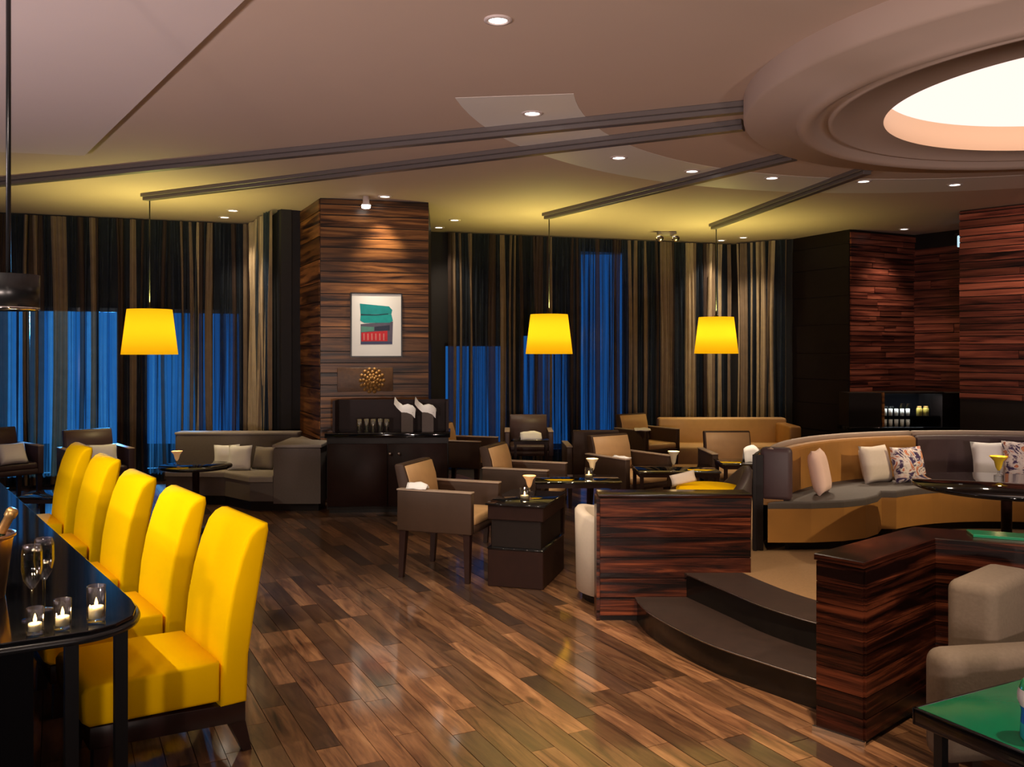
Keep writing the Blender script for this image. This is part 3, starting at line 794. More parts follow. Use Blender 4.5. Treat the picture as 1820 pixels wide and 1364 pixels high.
MB().prism([(-1.62, 3.02), (-1.52, 2.86), (-1.85, 2.66), (-2.1, 2.75), (-2.5, 3.3), (-3.6, 5.2), (-3.5, 5.3)], 0.0, TZ - 0.03).build('pedestal', M['black_gloss'], tb)

bk = thing('ice_bucket', 'copper champagne bucket at the left edge of the black table', 'bucket', (-1.955, 3.3, TZ))
MB().lathe([(0.0, 0.0), (0.085, 0.0), (0.112, 0.21), (0.116, 0.222), (0.108, 0.224), (0.081, 0.01), (0.0, 0.01)], 32).build('body', M['copper'], bk)
MB().lathe([(0.108, 0.218), (0.122, 0.222), (0.122, 0.232), (0.108, 0.232), (0.108, 0.218)], 32).build('rim', M['copper'], bk)
bt = thing('champagne_bottle', 'champagne bottle with foiled neck leaning in the copper bucket', 'bottle', (-1.985, 3.3, TZ + 0.03))
BM = Matrix.Rotation(math.radians(28), 4, 'Y')
MB().lathe([(0.0, 0.0), (0.036, 0.0), (0.04, 0.02), (0.04, 0.13), (0.026, 0.19), (0.017, 0.24)], 20, BM).build('body', pbr('bottle_green', (0.01, 0.03, 0.012), 0.1), bt)
MB().lathe([(0.017, 0.22), (0.0165, 0.30), (0.021, 0.305), (0.021, 0.325), (0.017, 0.335), (0.0, 0.337)], 20, BM).build('neck_foil', M['foil'], bt)

def flute(x, y, label):
    r = thing('champagne_flute', label, 'glass', (x, y, TZ), 0, 'champagne flutes')
    MB().lathe([(0.0, 0.0), (0.031, 0.0), (0.030, 0.003), (0.006, 0.008), (0.0, 0.009)], 24).build('foot', M['glass'], r)
    MB().lathe([(0.0045, 0.006), (0.0035, 0.05), (0.005, 0.105)], 12).build('stem', M['glass'], r)
    MB().lathe([(0.0, 0.104), (0.010, 0.108), (0.026, 0.135), (0.033, 0.175), (0.032, 0.225), (0.028, 0.252), (0.0265, 0.252), (0.030, 0.225), (0.031, 0.175), (0.024, 0.137), (0.008, 0.112)], 24).build('bowl', M['glass'], r)
flute(-1.616, 3.03, 'nearer empty champagne flute on the black table'); flute(-1.635, 3.145, 'farther empty champagne flute on the black table, behind the other')
def votive(x, y, z, r0, h, label, fill=0.55, power=2.4, g=None, name='votive_candle', mat='glass'):
    r = thing(name, label, 'candle', (x, y, z), 0, g)
    MB().lathe([(0.0, 0.001), (r0 * 0.92, 0.001), (r0, 0.01), (r0, h), (r0 - 0.0025, h), (r0 - 0.0025, 0.012), (0.0, 0.010)], 24).build('holder', M[mat], r)
    MB().lathe([(0.0, 0.012), (r0 - 0.006, 0.012), (r0 - 0.006, h * fill * 0.75), (0.0, h * fill * 0.72)], 20).build('wax', M['wax'], r)
    zf = h * fill * 0.72
    MB().lathe([(0.0, zf), (0.0045, zf + 0.006), (0.006, zf + 0.013), (0.003, zf + 0.026), (0.0, zf + 0.034)], 10).build('flame', M['flame'], r)
    light('candle_glow', 'POINT', (0, 0, zf + 0.03), power, (1.0, 0.62, 0.28), r, size=0.01)
    return r
votive(-1.526, 2.88, TZ, 0.026, 0.085, 'short candle tumbler at the left near edge of the black table')
votive(-1.468, 2.94, TZ, 0.027, 0.095, 'glass candle tumbler right of the flutes, near the table edge')
votive(-1.395, 3.02, TZ, 0.030, 0.118, 'tall glass candle cylinder near the rounded table end')

# ---------------------------------------------------------------- lounge armchairs
def armchair(label, outer, pad, loc, rotdeg, group='square lounge armchairs'):
    r = thing('armchair', label, 'armchair', loc, math.radians(rotdeg), group)
    o, i = M[outer], M[pad]
    for sy in (-1, 1):
        MB().box((0.0, sy * 0.27, 0.49), (0.58, 0.06, 0.29), 0, 0.008, 2).build('arm', o, r)
        MB().box((0.0, sy * 0.27, 0.640), (0.585, 0.066, 0.012), 0, 0.004, 2).build('arm_piping', M['leather_edge'], r)
    MB().box((0.02, 0, 0.375), (0.54, 0.48, 0.06), 0, 0.006, 1).build('seat_frame', o, r)
    MB().box((0.045, 0, 0.435), (0.50, 0.476, 0.075), 0, 0.025, 3).build('seat_cushion', i, r)
    prof = [(-0.29, 0.345), (-0.21, 0.345), (-0.20, 0.5), (-0.235, 0.70), (-0.27, 0.805), (-0.285, 0.815), (-0.335, 0.812), (-0.345, 0.80), (-0.315, 0.66), (-0.292, 0.5)]
    MB().extrude_profile(prof, -0.238, 0.238, 0.010).build('backrest', o, r)
    MB().extrude_profile([(-0.199, 0.47), (-0.190, 0.5), (-0.222, 0.70), (-0.256, 0.80), (-0.268, 0.80), (-0.234, 0.70), (-0.199, 0.5)], -0.225, 0.225, 0.004, 1).build('back_pad', i, r)
    for sx in (-1, 1):
        for sy in (-1, 1):
            MB().leg((sx * 0.25, sy * 0.265, 0.348), (sx * 0.25 + (0.02 if sx < 0 else 0) * -1, sy * 0.265, 0.0), 0.05, 0.034).build('leg', M['chair_leg'], r)
    return r
ac = armchair('nearest brown square armchair with lit tan back, left of the dark block table', 'leather_brown', 'leather_tan', (-0.457, 6.69, 0), -20)
dup(ac, (0.12, 7.86, 0), math.radians(-20), 'second brown armchair behind the nearest one, tan back lit')
dup(ac, (-0.53, 10.22, 0), math.radians(-20), 'brown armchair half hidden behind the right end of the cabinet')
dup(ac, (0.86, 9.66, 0), math.radians(92), 'dark brown armchair seen from behind, in the middle of the lounge')
dup(ac, (1.12, 8.66, 0), math.radians(-55), 'armchair with tan back lit, a white napkin on its arm')
dup(ac, (1.73, 11.55, 0), math.radians(-55), 'tan-backed armchair far behind, left of the long sofa')
dup(ac, (2.22, 8.98, 0), math.radians(-88), 'cream-backed armchair facing the viewer, left of the round booth')
ad = armchair('dark plum armchair left of the far table before blue curtains', 'purple', 'purple', (-4.28, 9.25, 0), -50)
dup(ad, (0.21, 11.35, 0), math.radians(-90), 'plum dark armchair against the blue curtains, behind a small table')
dup(ad, (-5.35, 9.45, 0), math.radians(-40), 'dark armchair cut by the left edge, beside the blue curtain')

# tub chairs behind the low wall
def tub(label, loc, rotdeg, shell, seat, zbase=0.0, rr=0.31, hb=0.5, hf=0.28, zseat=0.36):
    r = thing('tub_chair', label, 'armchair', (loc[0], loc[1], zbase), math.radians(rotdeg))
    m = MB(); n = 36; a0, a1 = math.radians(50), math.radians(310)
    verts = []; faces = []
    for i in range(n + 1):
        t = a0 + (a1 - a0) * i / n
        w = (0.5 - 0.5 * math.cos((t - a0) / (a1 - a0) * 2 * PI)) ** 1.4
        zt = hf + (hb - hf) * w + 0.0
        for (rad, zz) in ((rr, 0.06), (rr * 1.03, zt - 0.02), (rr * 0.98, zt), (rr * 0.85, zt), (rr * 0.80, zt - 0.02), (rr * 0.78, 0.06)):
            verts.append((rad * math.cos(t), rad * math.sin(t), zz))
    for i in range(n):
        for k in range(6):
            l = (k + 1) % 6
            faces.append((i * 6 + k, (i + 1) * 6 + k, (i + 1) * 6 + l, i * 6 + l))
    faces.append(tuple(range(6))); faces.append(tuple(n * 6 + k for k in range(6)))
    m._add(verts, faces, None, True); m.build('shell', M[shell], r)
    MB().lathe([(0.0, zseat), (rr * 0.70, zseat), (rr * 0.77, zseat - 0.02), (rr * 0.77, 0.08), (0, 0.08)], 28).build('seat_cushion', M[seat], r)
    MB().lathe([(0.0, 0.07), (rr * 0.9, 0.07), (rr * 0.88, 0.0), (0.0, 0.0)], 28).build('plinth', M['black_wood'], r)
tub('cream tub chair with rounded back, at the left end of the low wall', (0.76, 6.02), -10, 'cream', 'cream', 0.0, 0.33, 0.60, 0.50)
tub('dark tub chair with yellow seat, right behind the low wall', (1.33, 6.10), 175, 'leather_dark', 'yellow', PZ, 0.28, 0.57, 0.30, 0.435)

# long sofa behind, right
sf = thing('sofa', 'long tan sofa against the tan curtains, beside the booth', 'sofa', (2.87, 12.1, 0), 0)
MB().box((0, 0.25, 0.42), (1.75, 0.18, 0.60), 0, 0.03).build('backrest', M['leather_tan'], sf)
MB().box((0, -0.1, 0.27), (1.72, 0.62, 0.24), 0, 0.03).build('seat', M['leather_tan'], sf)
MB().box((0.80, -0.1, 0.38), (0.16, 0.70, 0.56), 0, 0.03).build('arm', M['amber_lit_leather'], sf)  # arm colour carries the orange light falling on it
MB().box((0, -0.05, 0.075), (1.66, 0.6, 0.15)).build('plinth', M['black_wood'], sf)

# left corner sofa
ls = thing('corner_sofa', 'grey corner sofa with chaise before the left curtains', 'sofa', (0, 0, 0))
MB().box((-3.04, 10.02, 0.43), (1.36, 0.20, 0.60), 0.0, 0.03).build('backrest', M['sofa_grey'], ls)
MB().box((-3.04, 10.02, 0.725), (1.36, 0.22, 0.03), 0.0, 0.012).build('back_piping', M['sofa_light'], ls)
MB().prism([(-1.95, 9.17), (-1.95, 9.58), (-2.14, 9.66), (-2.36, 10.1), (-2.43, 9.95), (-2.43, 9.17)], 0.08, 0.655, 0.03, 3, smooth=False).build('arm_block', M['sofa_grey'], ls)
MB().prism([(-1.94, 9.16), (-1.94, 9.585), (-2.135, 9.67), (-2.35, 10.11), (-2.44, 9.95), (-2.44, 9.16)], 0.655, 0.685, 0.012, 2).build('arm_piping', M['sofa_light'], ls)
MB().prism([(-2.44, 9.2), (-2.44, 9.92), (-3.70, 9.92), (-3.70, 9.62), (-3.05, 9.55), (-2.68, 9.2)], 0.10, 0.30, 0.01).build('seat', M['sofa_grey'], ls)
MB().prism([(-2.44, 9.18), (-2.44, 9.92), (-3.70, 9.92), (-3.70, 9.60), (-3.05, 9.53), (-2.68, 9.18)], 0.30, 0.36, 0.02, 3).build('seat_cushion', M['sofa_light'], ls)
MB().prism([(-1.98, 9.22), (-1.98, 9.55), (-2.4, 10.05), (-3.65, 10.08), (-3.65, 9.65), (-3.05, 9.58), (-2.68, 9.24)], 0.0, 0.10).build('plinth', M['black_wood'], ls)

def cushion(x, y, z, w, h, t, rotz, tilt, mat, label, group=None, roll=0.0):
    """stands on its lower edge at height z, leaning back by tilt"""
    o = MB().pillow(w, h, t, 10, Matrix.Rotation(tilt, 4, 'X') @ Matrix.Rotation(roll, 4, 'Y') @ Matrix.Translation((0, 0, 0))).build('cushion', M[mat])
    o.location = (x, y, z + h / 2 * abs(math.cos(tilt)) * (abs(math.cos(roll)) + abs(math.sin(roll))) * 0.97); o.rotation_euler = (0, 0, rotz)
    return tag(o, label, 'cushion', group)
cushion(-3.09, 9.75, 0.365, 0.27, 0.27, 0.10, 0.25, -0.3, 'white', 'left white cushion of three on the grey corner sofa', 'cushions on the grey corner sofa')
cushion(-2.92, 9.66, 0.365, 0.25, 0.27, 0.09, 0.0, -0.25, 'white', 'front upright white cushion of three on the grey corner sofa', 'cushions on the grey corner sofa')
cushion(-2.68, 9.74, 0.365, 0.27, 0.25, 0.09, -0.35, -0.3, 'sofa_light', 'right greyish cushion of three on the grey corner sofa', 'cushions on the grey corner sofa')

# ---------------------------------------------------------------- cabinet before the column
cb = thing('sideboard', 'dark sideboard with raised back panel before the timber column', 'cabinet')
cang = math.atan2(0.30, 1.14)
CM = Matrix.Translation((-1.257, 9.10, 0)) @ Matrix.Rotation(0.06, 4, 'Z')
MB().box((0, 0.24, 0.40), (1.22, 0.46, 0.72), M=CM).build('carcass', M['black_wood'], cb)
MB().box((0, 0.25, 0.02), (1.18, 0.42, 0.04), M=CM).build('plinth', M['black_metal'], cb)
MB().box((0, 0.235, 0.784), (1.26, 0.51, 0.05), bevel=0.006, M=CM).build('top', M['black_gloss'], cb)
for sx in (-1, 1):
    dr = MB().box((sx * 0.303, -0.002, 0.385), (0.595, 0.022, 0.63), bevel=0.003, seg=1, M=CM).build('door', M['brown_wood'], cb)
    MB().lathe([(0.0, 0.03), (0.014, 0.028), (0.016, 0.018), (0.007, 0.012), (0.007, 0.0)], 12, CM @ Matrix.Translation((sx * 0.045 + 0.07, -0.012, 0.60)) @ Matrix.Rotation(PI / 2, 4, 'X')).build('knob', M['chrome'], dr)
MB().box((0.02, 0.44, 0.965), (1.18, 0.03, 0.32), M=CM).build('back_panel', M['brown_wood'], cb)
MB().box((0.60, 0.30, 0.965), (0.025, 0.3, 0.32), M=CM).build('side_panel', M['brown_wood'], cb)
MB().box((-0.56, 0.30, 0.965), (0.025, 0.3, 0.32), M=CM).build('side_panel', M['brown_wood'], cb)

def tumbler(x, y, z, r0, h, label, group, mat='tumbler'):
    o = MB().lathe([(0.0, 0.0), (r0 * 0.85, 0.0), (r0, h), (r0 - 0.004, h), (r0 * 0.85 - 0.005, 0.015), (0.0, 0.012)], 16).build('tumbler', M[mat])
    o.location = (x, y, z); return tag(o, label, 'glass', group)
frost = pbr('frosted_glass', (0.75, 0.76, 0.72), 0.25); M['frost'] = frost; M['tumbler'] = thin_glass('tumbler_glass', (0.9, 0.92, 0.9), 0.12, 0.28)
for k in range(5):
    q = CM @ Vector((-0.30 + 0.07 * k, 0.14 + 0.03 * (k % 2), 0.809))
    tumbler(q.x, q.y, q.z, 0.027, 0.13, '%s clear tall glass from the left on the dark sideboard' % ORD[k], 'glasses on the sideboard')
for k, lab in ((0, 'left'), (1, 'right')):
    q = CM @ Vector((0.19 + 0.21 * k, 0.16, 0.809))
    ib = thing('napkin_holder', '%s dark square holder of a white napkin on the sideboard' % lab, 'holder', q, 0.06, 'napkin holders on the sideboard')
    b = MB()
    for (cx, cy, sx, sy) in ((0.055, 0, 0.008, 0.118), (-0.055, 0, 0.008, 0.118), (0, 0.055, 0.102, 0.008), (0, -0.055, 0.102, 0.008)): b.box((cx, cy, 0.10), (sx, sy, 0.20))
    b.build('walls', M['sofa_grey'], ib); MB().box((0, 0, 0.004), (0.10, 0.10, 0.008)).build('base', M['black_wood'], ib)
    nb = MB(); vs = []; fs = []
    prof = [(-0.13, 0.36), (-0.10, 0.31), (-0.05, 0.262), (0.0, 0.272), (0.05, 0.262), (0.085, 0.225)]
    for j in range(5):
        for i, (xx, zz) in enumerate(prof): vs.append((xx, -0.065 + 0.0325 * j + 0.01 * math.sin(i + j), zz + 0.010 * math.sin(j * 1.7 + i) - (0.075, 0.03, 0.0, 0.0, 0.02)[j]))
    for j in range(4):
        for i in range(5): fs.append((j * 6 + i, j * 6 + i + 1, (j + 1) * 6 + i + 1, (j + 1) * 6 + i))
    nb._add(vs, fs, None, True)
    nb.box((0, 0, 0.12), (0.06, 0.07, 0.22), 0, 0.01)
    no = nb.build('napkin', M['white']); no.location = q + Vector((0, 0, 0.0)); tag(no, 'white cloth napkin sticking out of the %s dark holder' % lab, 'napkin', 'napkins in the holders')

# framed picture and gilt relief on the column
ea = Vector(P['E']); eb = Vector(P['F']); ed = (eb - ea).normalized(); en = Vector((ed.y, -ed.x)); eang = math.atan2(ed.y, ed.x)
yc = 9.83
q = ea + ed * 0.60
PM = Matrix.Translation((q.x, q.y, 1.92)) @ Matrix.Rotation(eang, 4, 'Z') @ Matrix.Translation((0, -0.032, 0))
pc = thing('framed_picture', 'framed abstract print of teal and red bands on the timber column', 'picture')
fr = MB()
fw, fh = 0.55, 0.69
for (x, z, w, h) in ((0, fh / 2, fw, 0.014), (0, -fh / 2, fw, 0.014), (-fw / 2, 0, 0.014, fh + 0.014), (fw / 2, 0, 0.014, fh + 0.014)): fr.box((x, 0, z), (w, 0.03, h), M=PM)
fr.build('frame', M['black_metal'], pc)
MB().box((0, 0.0, 0), (fw - 0.014, 0.02, fh - 0.014), M=PM).build('paper', pbr('paper', (0.86, 0.87, 0.82), 0.7), pc)
def band(pts, col, dpt, name='print_band'):
    m = MB(); vs = [(x, -0.0105 - dpt, z) for x, z in pts]
    m._add(vs, [tuple(range(len(vs)))], PM); m.build(name, pbr('ink', col, 0.7, noise=0.25, nscale=18), pc)
sx = lambda v: (v - 805) / 385 * 0.55      # survey of the print, in picture pixels
sz = lambda v: -(v - 1018) / 470 * 0.69
pp = lambda L: [(sx(a), sz(b)) for a, b in L]
band(pp([(678, 860), (900, 878), (925, 905), (918, 935), (684, 940)]), (0.0, 0.26, 0.26), 0.0004)
band(pp([(684, 940), (918, 936), (930, 985), (905, 1000), (712, 1003), (680, 985)]), (0.0, 0.32, 0.30), 0.0004)
band(pp([(684, 936), (800, 940), (895, 930), (895, 938), (800, 948), (684, 948)]), (0.0, 0.05, 0.07), 0.0007)
band(pp([(684, 1012), (930, 990), (925, 1160), (684, 1160)]), (0.10, 0.09, 0.13), 0.0003)
band(pp([(688, 1028), (785, 1032), (785, 1062), (688, 1072)]), (0.10, 0.28, 0.22), 0.0006)
band(pp([(790, 1030), (905, 1018), (905, 1058), (790, 1060)]), (0.02, 0.03, 0.06), 0.0006)
band(pp([(690, 1074), (888, 1060), (888, 1138), (690, 1140)]), (0.55, 0.02, 0.03), 0.0006)
band(pp([(684, 1145), (925, 1142), (925, 1160), (684, 1162)]), (0.05, 0.06, 0.14), 0.0007)
for k in range(6):
    x0 = 705 + 30 * k
    band(pp([(x0, 1082), (x0 + 8, 1080), (x0 + 9, 1130), (x0 + 1, 1132)]), (0.62, 0.25, 0.22), 0.0009)
q = ea + ed * 0.48
GM = Matrix.Translation((q.x, q.y, 1.325)) @ Matrix.Rotation(eang, 4, 'Z')
rl = thing('gilt_relief', 'gilt floral relief plaque low on the timber column, above the sideboard', 'plaque')
MB().box((0, -0.034, 0), (0.60, 0.016, 0.26), bevel=0.004, M=GM).build('panel', pbr('relief_panel', (0.10, 0.045, 0.015), 0.5, noise=0.5, nscale=25, bump=0.8), rl)
g = MB()
for k, (rad, dz) in enumerate(((0.13, 0.0), (0.095, 0.012), (0.06, 0.02), (0.03, 0.026))):
    nP = 14 - 2 * k
    for i in range(nP):
        t = 2 * PI * i / nP + k
        g.lathe([(0.0, 0.014), (0.016, 0.008), (0.022, 0.0)], 8, GM @ Matrix.Translation((0.07 + rad * math.cos(t) * 0.95, -0.046 - dz, -0.01 + rad * math.sin(t) * 0.95)) @ Matrix.Rotation(PI / 2, 4, 'X'))
g.build('rosette', M['gold'], rl)

# ---------------------------------------------------------------- tables in the lounge
bt_ = thing('block_table', 'dark waisted block table with glass top beside the nearest armchair', 'table', (0.11, 6.53, 0), math.radians(-16.5))
MB().box((0, 0, 0.13), (0.40, 0.62, 0.26), 0, 0.004, 1, smooth=False).build('base', M['brown_wood'], bt_)
MB().box((0, 0, 0.265), (0.405, 0.63, 0.014), 0, 0.003, 1).build('ledge', M['black_gloss'], bt_)
MB().box((0, 0.0, 0.37), (0.36, 0.58, 0.20), 0, 0.004, 1, smooth=False).build('waist', M['black_wood'], bt_)
MB().box((0, 0, 0.515), (0.40, 0.62, 0.10), 0, 0.004, 1, smooth=False).build('drawer_box', M['brown_wood'], bt_)
MB().box((0, 0, 0.573), (0.43, 0.66, 0.014), 0, 0.003, 1).build('glass_top', M['black_gloss'], bt_)

def low_table(label, x, y, w, d, z, rot=0.0, glass='dark_glass', name='glass_table'):
    r = thing(name, label, 'table', (x, y, 0), rot, 'dark lounge tables')
    MB().box((0, 0, z - 0.008), (w, d, 0.016), 0, 0.004, 2).build('tabletop', M[glass], r)
    f = MB()
    for (cx, cy, sx_, sy_) in ((0, d / 2 - 0.025, w - 0.03, 0.03), (0, -d / 2 + 0.025, w - 0.03, 0.03), (w / 2 - 0.025, 0, 0.03, d - 0.03), (-w / 2 + 0.025, 0, 0.03, d - 0.03)): f.box((cx, cy, z - 0.034), (sx_, sy_, 0.035))
    f.build('frame', M['brown_wood'], r)
    for sx_ in (-1, 1):
        for sy_ in (-1, 1): MB().box((sx_ * (w / 2 - 0.03), sy_ * (d / 2 - 0.03), (z - 0.03) / 2), (0.03, 0.03, z - 0.03)).build('leg', M['brown_wood'], r)
    return r
low_table('dark glass-topped table just left of the low wall, with candles', 0.52, 7.22, 0.68, 0.42, 0.62)
low_table('dark glass table behind the low wall, beside the tub chair', 1.42, 7.85, 0.70, 0.5, 0.62)
low_table('small dark table in front of the far plum armchair', 0.22, 10.62, 0.42, 0.35, 0.60)
low_table('small dark table before the cream-backed armchair', 2.18, 8.32, 0.55, 0.4, 0.62)
low_table('low dark side table behind the farthest yellow chair', -3.78, 7.5, 0.5, 0.4, 0.45)

def round_table(label, x, y, r0, z, z0=0.0, top='dark_glass'):
    r = thing('round_table', label, 'table', (x, y, z0))
    h = z - z0
    MB().lathe([(0.0, h), (r0 - 0.006, h), (r0, h - 0.006), (r0, h - 0.022), (r0 - 0.02, h - 0.03), (0.0, h - 0.03)], 48).build('tabletop', M[top], r)
    MB().lathe([(0.055, h - 0.03), (0.032, h - 0.07), (0.030, 0.05), (0.0, 0.05)], 20).build('pedestal', M['brown_wood'], r)
    MB().lathe([(0.0, 0.035), (0.05, 0.035), (r0 * 0.5, 0.012), (r0 * 0.5, 0.0), (0.0, 0.0)], 32).build('foot', M['black_metal'], r)
    return r
round_table('round dark glass table before the grey corner sofa', -2.88, 8.2, 0.32, 0.60, 0, 'black_gloss')
round_table('round dark table inside the curved booth', 3.06, 5.57, 0.54, 0.82, PZ, 'black_gloss')

def goblet(x, y, z, label, mat='amber_glass', h=0.125, r0=0.05, power=0.8):
    r = thing('candle_goblet', label, 'candle', (x, y, z), 0, 'flared candle goblets')
    MB().lathe([(0.0, 0.0), (0.03, 0.0), (0.028, 0.006), (0.008, 0.012), (0.007, 0.04)], 18).build('foot', M['glass'], r)
    MB().lathe([(0.007, 0.035), (0.018, 0.055), (0.028, h * 0.75), (r0, h - 0.004), (r0 + 0.002, h), (r0 - 0.004, h), (0.022, h * 0.75), (0.0, 0.055)], 22).build('bowl', M[mat], r)
    zf = h * 0.72
    MB().lathe([(0.0, zf), (0.005, zf + 0.007), (0.006, zf + 0.014), (0.0, zf + 0.032)], 8).build('flame', M['flame'], r)
    if power: light('candle_glow', 'POINT', (0, 0, h + 0.02), power, (1.0, 0.6, 0.25), r, size=0.01)
goblet(0.13, 6.76, 0.58, 'amber goblet candle at the back of the dark block table')
votive(0.09, 6.42, 0.58, 0.036, 0.085, 'small pale blue candle tumbler at the front of the block table', 0.5, 1.0)
goblet(0.66, 7.40, 0.62, 'flared goblet candle on the dark glass table left of the low wall', 'wax', 0.135)
votive(0.615, 7.2, 0.62, 0.034, 0.085, 'clear candle tumbler at the front of the dark glass table', 0.5, 1.0)
goblet(1.40, 7.8, 0.62, 'flared goblet candle on the table behind the low wall', 'wax', 0.15)
goblet(-3.06, 8.22, 0.60, 'amber goblet candle on the round table before the grey sofa', 'amber_glass', 0.125)
goblet(3.20, 5.92, 0.82, 'yellow flared goblet on the round booth table', 'yellow_glass', 0.13, 0.055, 0.5)

def napkin(x, y, z, w, d, rot, label, mat='white', tent=0.05):
    m = MB(); n = 6; vs = []; fs = []
    for lay in (0, 1):
        for i in range(n + 1):
            for j in range(n + 1):
                u = -1 + 2 * i / n; v = -1 + 2 * j / n
                zz = tent * (1 - abs(v)) * (1 - 0.25 * u * u) + 0.004 * math.sin(5 * u + 3 * v) + 0.005
                vs.append((u * w / 2, v * d / 2, zz if lay == 0 else max(0.0, zz - 0.008)))
    o_ = (n + 1) ** 2
    for i in range(n):
        for j in range(n):
            a_ = i * (n + 1) + j
            fs.append((a_, a_ + n + 1, a_ + n + 2, a_ + 1)); fs.append((o_ + a_, o_ + a_ + 1, o_ + a_ + n + 2, o_ + a_ + n + 1))
    for i in range(n):
        for (p0, p1) in ((i, i + 1), (n * (n + 1) + i + 0, n * (n + 1) + i + 1)): fs.append((p0, p1, o_ + p1, o_ + p0))
        p0, p1 = i * (n + 1), (i + 1) * (n + 1); fs.append((p0, p1, o_ + p1, o_ + p0)); fs.append((p0 + n, p1 + n, o_ + p1 + n, o_ + p0 + n))
    m._add(vs, fs, None, True)
    o = m.build('napkin', M[mat]); o.location = (x, y, z); o.rotation_euler = (0, 0, rot)
    return tag(o, label, 'napkin')
napkin(-0.68, 6.484, 0.648, 0.16, 0.06, math.radians(-20), 'white napkin folded on the near arm of the nearest brown armchair', tent=0.045)
napkin(0.22, 10.6, 0.60, 0.25, 0.14, 0.1, 'white folded napkin on the small table far in the middle', tent=0.09)
napkin(1.02, 8.37, 0.646, 0.20, 0.06, math.radians(-55), 'white napkin on the arm of the tan-backed armchair', tent=0.012)
napkin(2.2, 8.28, 0.62, 0.14, 0.1, 0.0, 'tall folded pale napkin before the cream-backed armchair', tent=0.15)
napkin(1.62, 11.2, 0.646, 0.2, 0.12, 0.0, 'white napkin before the far tan-backed armchair', tent=0.03)
napkin(2.95, 11.9, 0.40, 0.3, 0.2, 0.0, 'white folded cloth on the long tan sofa', tent=0.1)
cushion(-4.10, 9.02, 0.474, 0.28, 0.26, 0.09, 0.6, -0.5, 'white', 'white cushion slanting on the dark plum armchair at left')
cushion(-5.16, 9.30, 0.474, 0.28, 0.24, 0.09, 0.9, -0.5, 'white', 'white cushion on the armchair cut by the left edge')

# ---------------------------------------------------------------- curved booth on the platform
BC = Vector((3.6, 5.4))
arc = lambda r, d0, d1, n=40: [(BC.x + r * math.cos(math.radians(d0 + (d1 - d0) * i / n)), BC.y + r * math.sin(math.radians(d0 + (d1 - d0) * i / n))) for i in range(n + 1)]
bo = thing('banquette', 'curved leather booth sofa on the raised platform at right', 'sofa')
endc = [(2.66, 6.48), (2.56, 6.30), (2.42, 6.16), (2.24, 6.07), (2.0, 6.02), (1.71, 6.02)]
seatp = arc(1.90, 160, -12) + arc(1.36, -12, 128)[0:] + endc
MB().prism(seatp, 0.36, 0.585, 0.0).build('seat_base', M['amber_lit_leather'], bo)
MB().prism(seatp, 0.586, 0.635, 0.02, 3).build('seat_cushion', M['seat_top'], bo)
pl = arc(1.86, 158, -12) + arc(1.42, -12, 126) + [(2.58, 6.5), (2.24, 6.13), (1.85, 6.1)]
MB().prism(pl, PZ, 0.36).build('plinth', M['black_wood'], bo)
for (d0, d1, mt) in ((160, 100.5, 'amber_lit_leather'), (100, 40.5, 'purple'), (40, -12, 'purple')):  # one leather: warm-lit stretch painted amber, unlit stretches plum
    MB().prism(arc(1.89, d0, d1, 24) + arc(2.06, d1, d0, 24), 0.60, 0.955, 0.03, 3).build('backrest', M[mt], bo)
    ca = arc(1.975, d0, d1, 24)
    MB().tube([(*p, 0.965) for p in ca], 0.026, 8).build('back_piping', M['leather_edge'], bo)
MB().prism(arc(2.062, 161.5, -12) + arc(2.085, -12, 161.5), PZ, 0.94).build('back_shell', M['black_wood'], bo)
MB().box((BC.x + 2.055 * math.cos(math.radians(160.6)), BC.y + 2.055 * math.sin(math.radians(160.6)), 0.62), (0.07, 0.03, 0.64), math.radians(160.6)).build('end_board', M['black_wood'], bo)
MB().box((1.79, 6.10, 0.81), (0.21, 0.10, 0.36), math.radians(-20), 0.035, 3).build('end_panel', M['purple'], bo)
def booth_cushion(deg, r, w, h, mat, label, tilt=-0.25, t=0.11, dz=0.635, group='cushions in the booth'):
    a = math.radians(deg)
    return cushion(BC.x + r * math.cos(a), BC.y + r * math.sin(a), dz, w, h, t, a - PI / 2, tilt, mat, label, group)
cushion(1.16, 6.10, PZ + 0.438, 0.18, 0.08, 0.045, 0.1, -0.15, 'cream', 'small cream cushion on the yellow seat of the dark tub chair', None, -0.22)
booth_cushion(146, 1.72, 0.24, 0.32, 'blush', 'blush cushion standing at the left end of the booth', -0.2)
booth_cushion(118, 1.72, 0.30, 0.29, 'cream', 'cream cushion in the middle of the booth, left of a printed one')
booth_cushion(110, 1.62, 0.30, 0.28, 'print', 'printed red and blue cushion beside the cream one in the booth')
booth_cushion(84, 1.70, 0.30, 0.30, 'white', 'white cushion behind the yellow goblet in the booth')
booth_cushion(76, 1.60, 0.36, 0.32, 'print', 'printed cushion at the right edge of the frame in the booth')

# ---------------------------------------------------------------- right foreground: armchair and green table
rc = thing('lounge_chair', 'taupe suede lounge chair between partition and green table', 'armchair', (1.545, 3.27, 0), 0)
MB().box((0.415, 0.125, 0.335), (0.82, 0.15, 0.41), 0.157, 0.055, 5).build('arm', M['taupe'], rc)
MB().box((0.405, 0.395, 0.45), (0.44, 0.19, 0.58), math.radians(42.3), 0.045, 5).build('backrest', M['taupe'], rc)
MB().box((0.68, 0.35, 0.33), (0.36, 0.30, 0.2), 0.157, 0.04, 4).build('seat_cushion', M['taupe'], rc)
for (x, y) in ((0.08, 0.07), (0.76, 0.19), (0.33, 0.38), (0.70, 0.45)): MB().leg((x, y, 0.2), (x, y, 0.0), 0.05, 0.035).build('leg', M['chair_leg'], rc)
GT = thing('green_table', 'black framed table with emerald glass top in the right foreground', 'table', (1.284, 2.89, 0), math.radians(27.5))
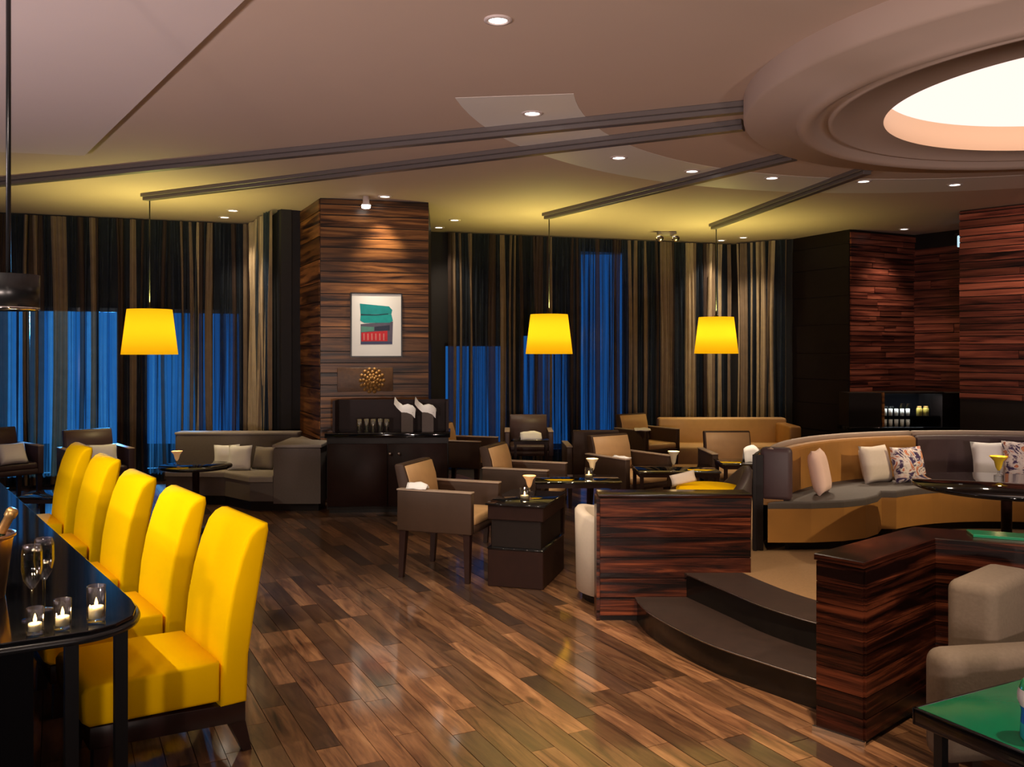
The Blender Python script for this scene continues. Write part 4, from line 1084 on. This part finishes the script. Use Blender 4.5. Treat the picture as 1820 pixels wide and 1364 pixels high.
gw, gd = 0.95, 0.75
MB().box((gw / 2, -gd / 2, 0.497), (gw - 0.02, gd - 0.02, 0.012), 0, 0.003, 1).build('glass_top', M['green'], GT)
f = MB()
for (cx, cy, sx_, sy_) in ((gw / 2, -0.008, gw, 0.016), (gw / 2, -gd + 0.008, gw, 0.016), (0.008, -gd / 2, 0.016, gd), (gw - 0.008, -gd / 2, 0.016, gd)): f.box((cx, cy, 0.475), (sx_, sy_, 0.055), 0, 0.004, 2)
f.build('frame', M['black_gloss'], GT)
for x in (0.06, gw - 0.06):
    for y in (-0.06, -gd + 0.06): MB().box((x, y, 0.225), (0.03, 0.03, 0.45)).build('leg', M['black_metal'], GT)
gv = thing('glass_votive', 'banded green and blue glass candle holder on the green table', 'candle', (1.545, 2.64, 0.503))
MB().lathe([(0.0, 0.0), (0.045, 0.0), (0.05, 0.01), (0.048, 0.05)], 28).build('base_band', M['cyan_glass'], gv)
MB().lathe([(0.048, 0.05), (0.046, 0.085), (0.050, 0.10)], 28).build('blue_band', M['blue_glass'], gv)
MB().lathe([(0.050, 0.10), (0.056, 0.115), (0.056, 0.135), (0.052, 0.15)], 28).build('clear_band', M['white'], gv)
MB().lathe([(0.052, 0.15), (0.045, 0.17), (0.030, 0.185), (0.026, 0.185)], 28).build('collar', M['green_lamp'], gv)

# ---------------------------------------------------------------- back bar niche at the right wall
bb = thing('back_bar', 'black back bar counter with an open lit shelf under the red timber wall', 'cabinet', (5.18, 11.75, 0), 0.0)
MB().box((0.15, 0.1, 0.30), (1.9, 0.40, 0.60)).build('base', M['black_wood'], bb)
MB().box((0.15, 0.08, 0.625), (1.95, 0.46, 0.05), 0, 0.005).build('counter', M['black_gloss'], bb)
MB().box((-0.60, 0.1, 0.87), (0.42, 0.35, 0.44)).build('side_box', M['black_wood'], bb)
MB().box((-0.375, 0.08, 0.87), (0.025, 0.38, 0.45)).build('side_panel', M['zebra_orange'], bb, tone=0.7)
MB().box((0.02, 0.27, 0.87), (0.76, 0.02, 0.44)).build('back_panel', M['black_gloss'], bb)
MB().box((0.02, 0.1, 0.782), (0.74, 0.28, 0.012)).build('shelf', M['dark_glass'], bb)
MB().box((0.02, 0.1, 1.09), (0.80, 0.38, 0.02)).build('canopy', M['black_wood'], bb)
MB().box((0.68, 0.1, 0.87), (0.56, 0.36, 0.44)).build('side_box', M['black_wood'], bb)
light('shelf_glow', 'AREA', (5.2, 11.70, 1.07), 3.5, (0.85, 0.95, 1.0), target=(5.2, 11.80, 0.6), size=0.6, size_y=0.1)
for row, zz in ((0, 0.651), (1, 0.789)):
    for k in range(5):
        tumbler(5.18 - 0.31 + 0.075 * k, 11.76, zz, 0.027, 0.09, '%s glass from the left on the %s back bar shelf' % (ORD[k], ('lower', 'upper')[row]), 'glasses in the back bar', 'frost')
for k in range(2):
    j = thing('gold_jar', '%s gold jar on the back bar shelf, right of the glasses' % ('left', 'right')[k], 'jar', (5.18 + 0.14 + 0.085 * k, 11.76, 0.789))
    MB().lathe([(0, 0), (0.035, 0), (0.036, 0.09), (0.026, 0.105)], 16).build('body', pbr('jar', (0.55, 0.42, 0.08), 0.4, noise=0.4, nscale=60), j)
    MB().lathe([(0.027, 0.10), (0.027, 0.125), (0.0, 0.127)], 16).build('lid', M['gold'], j)
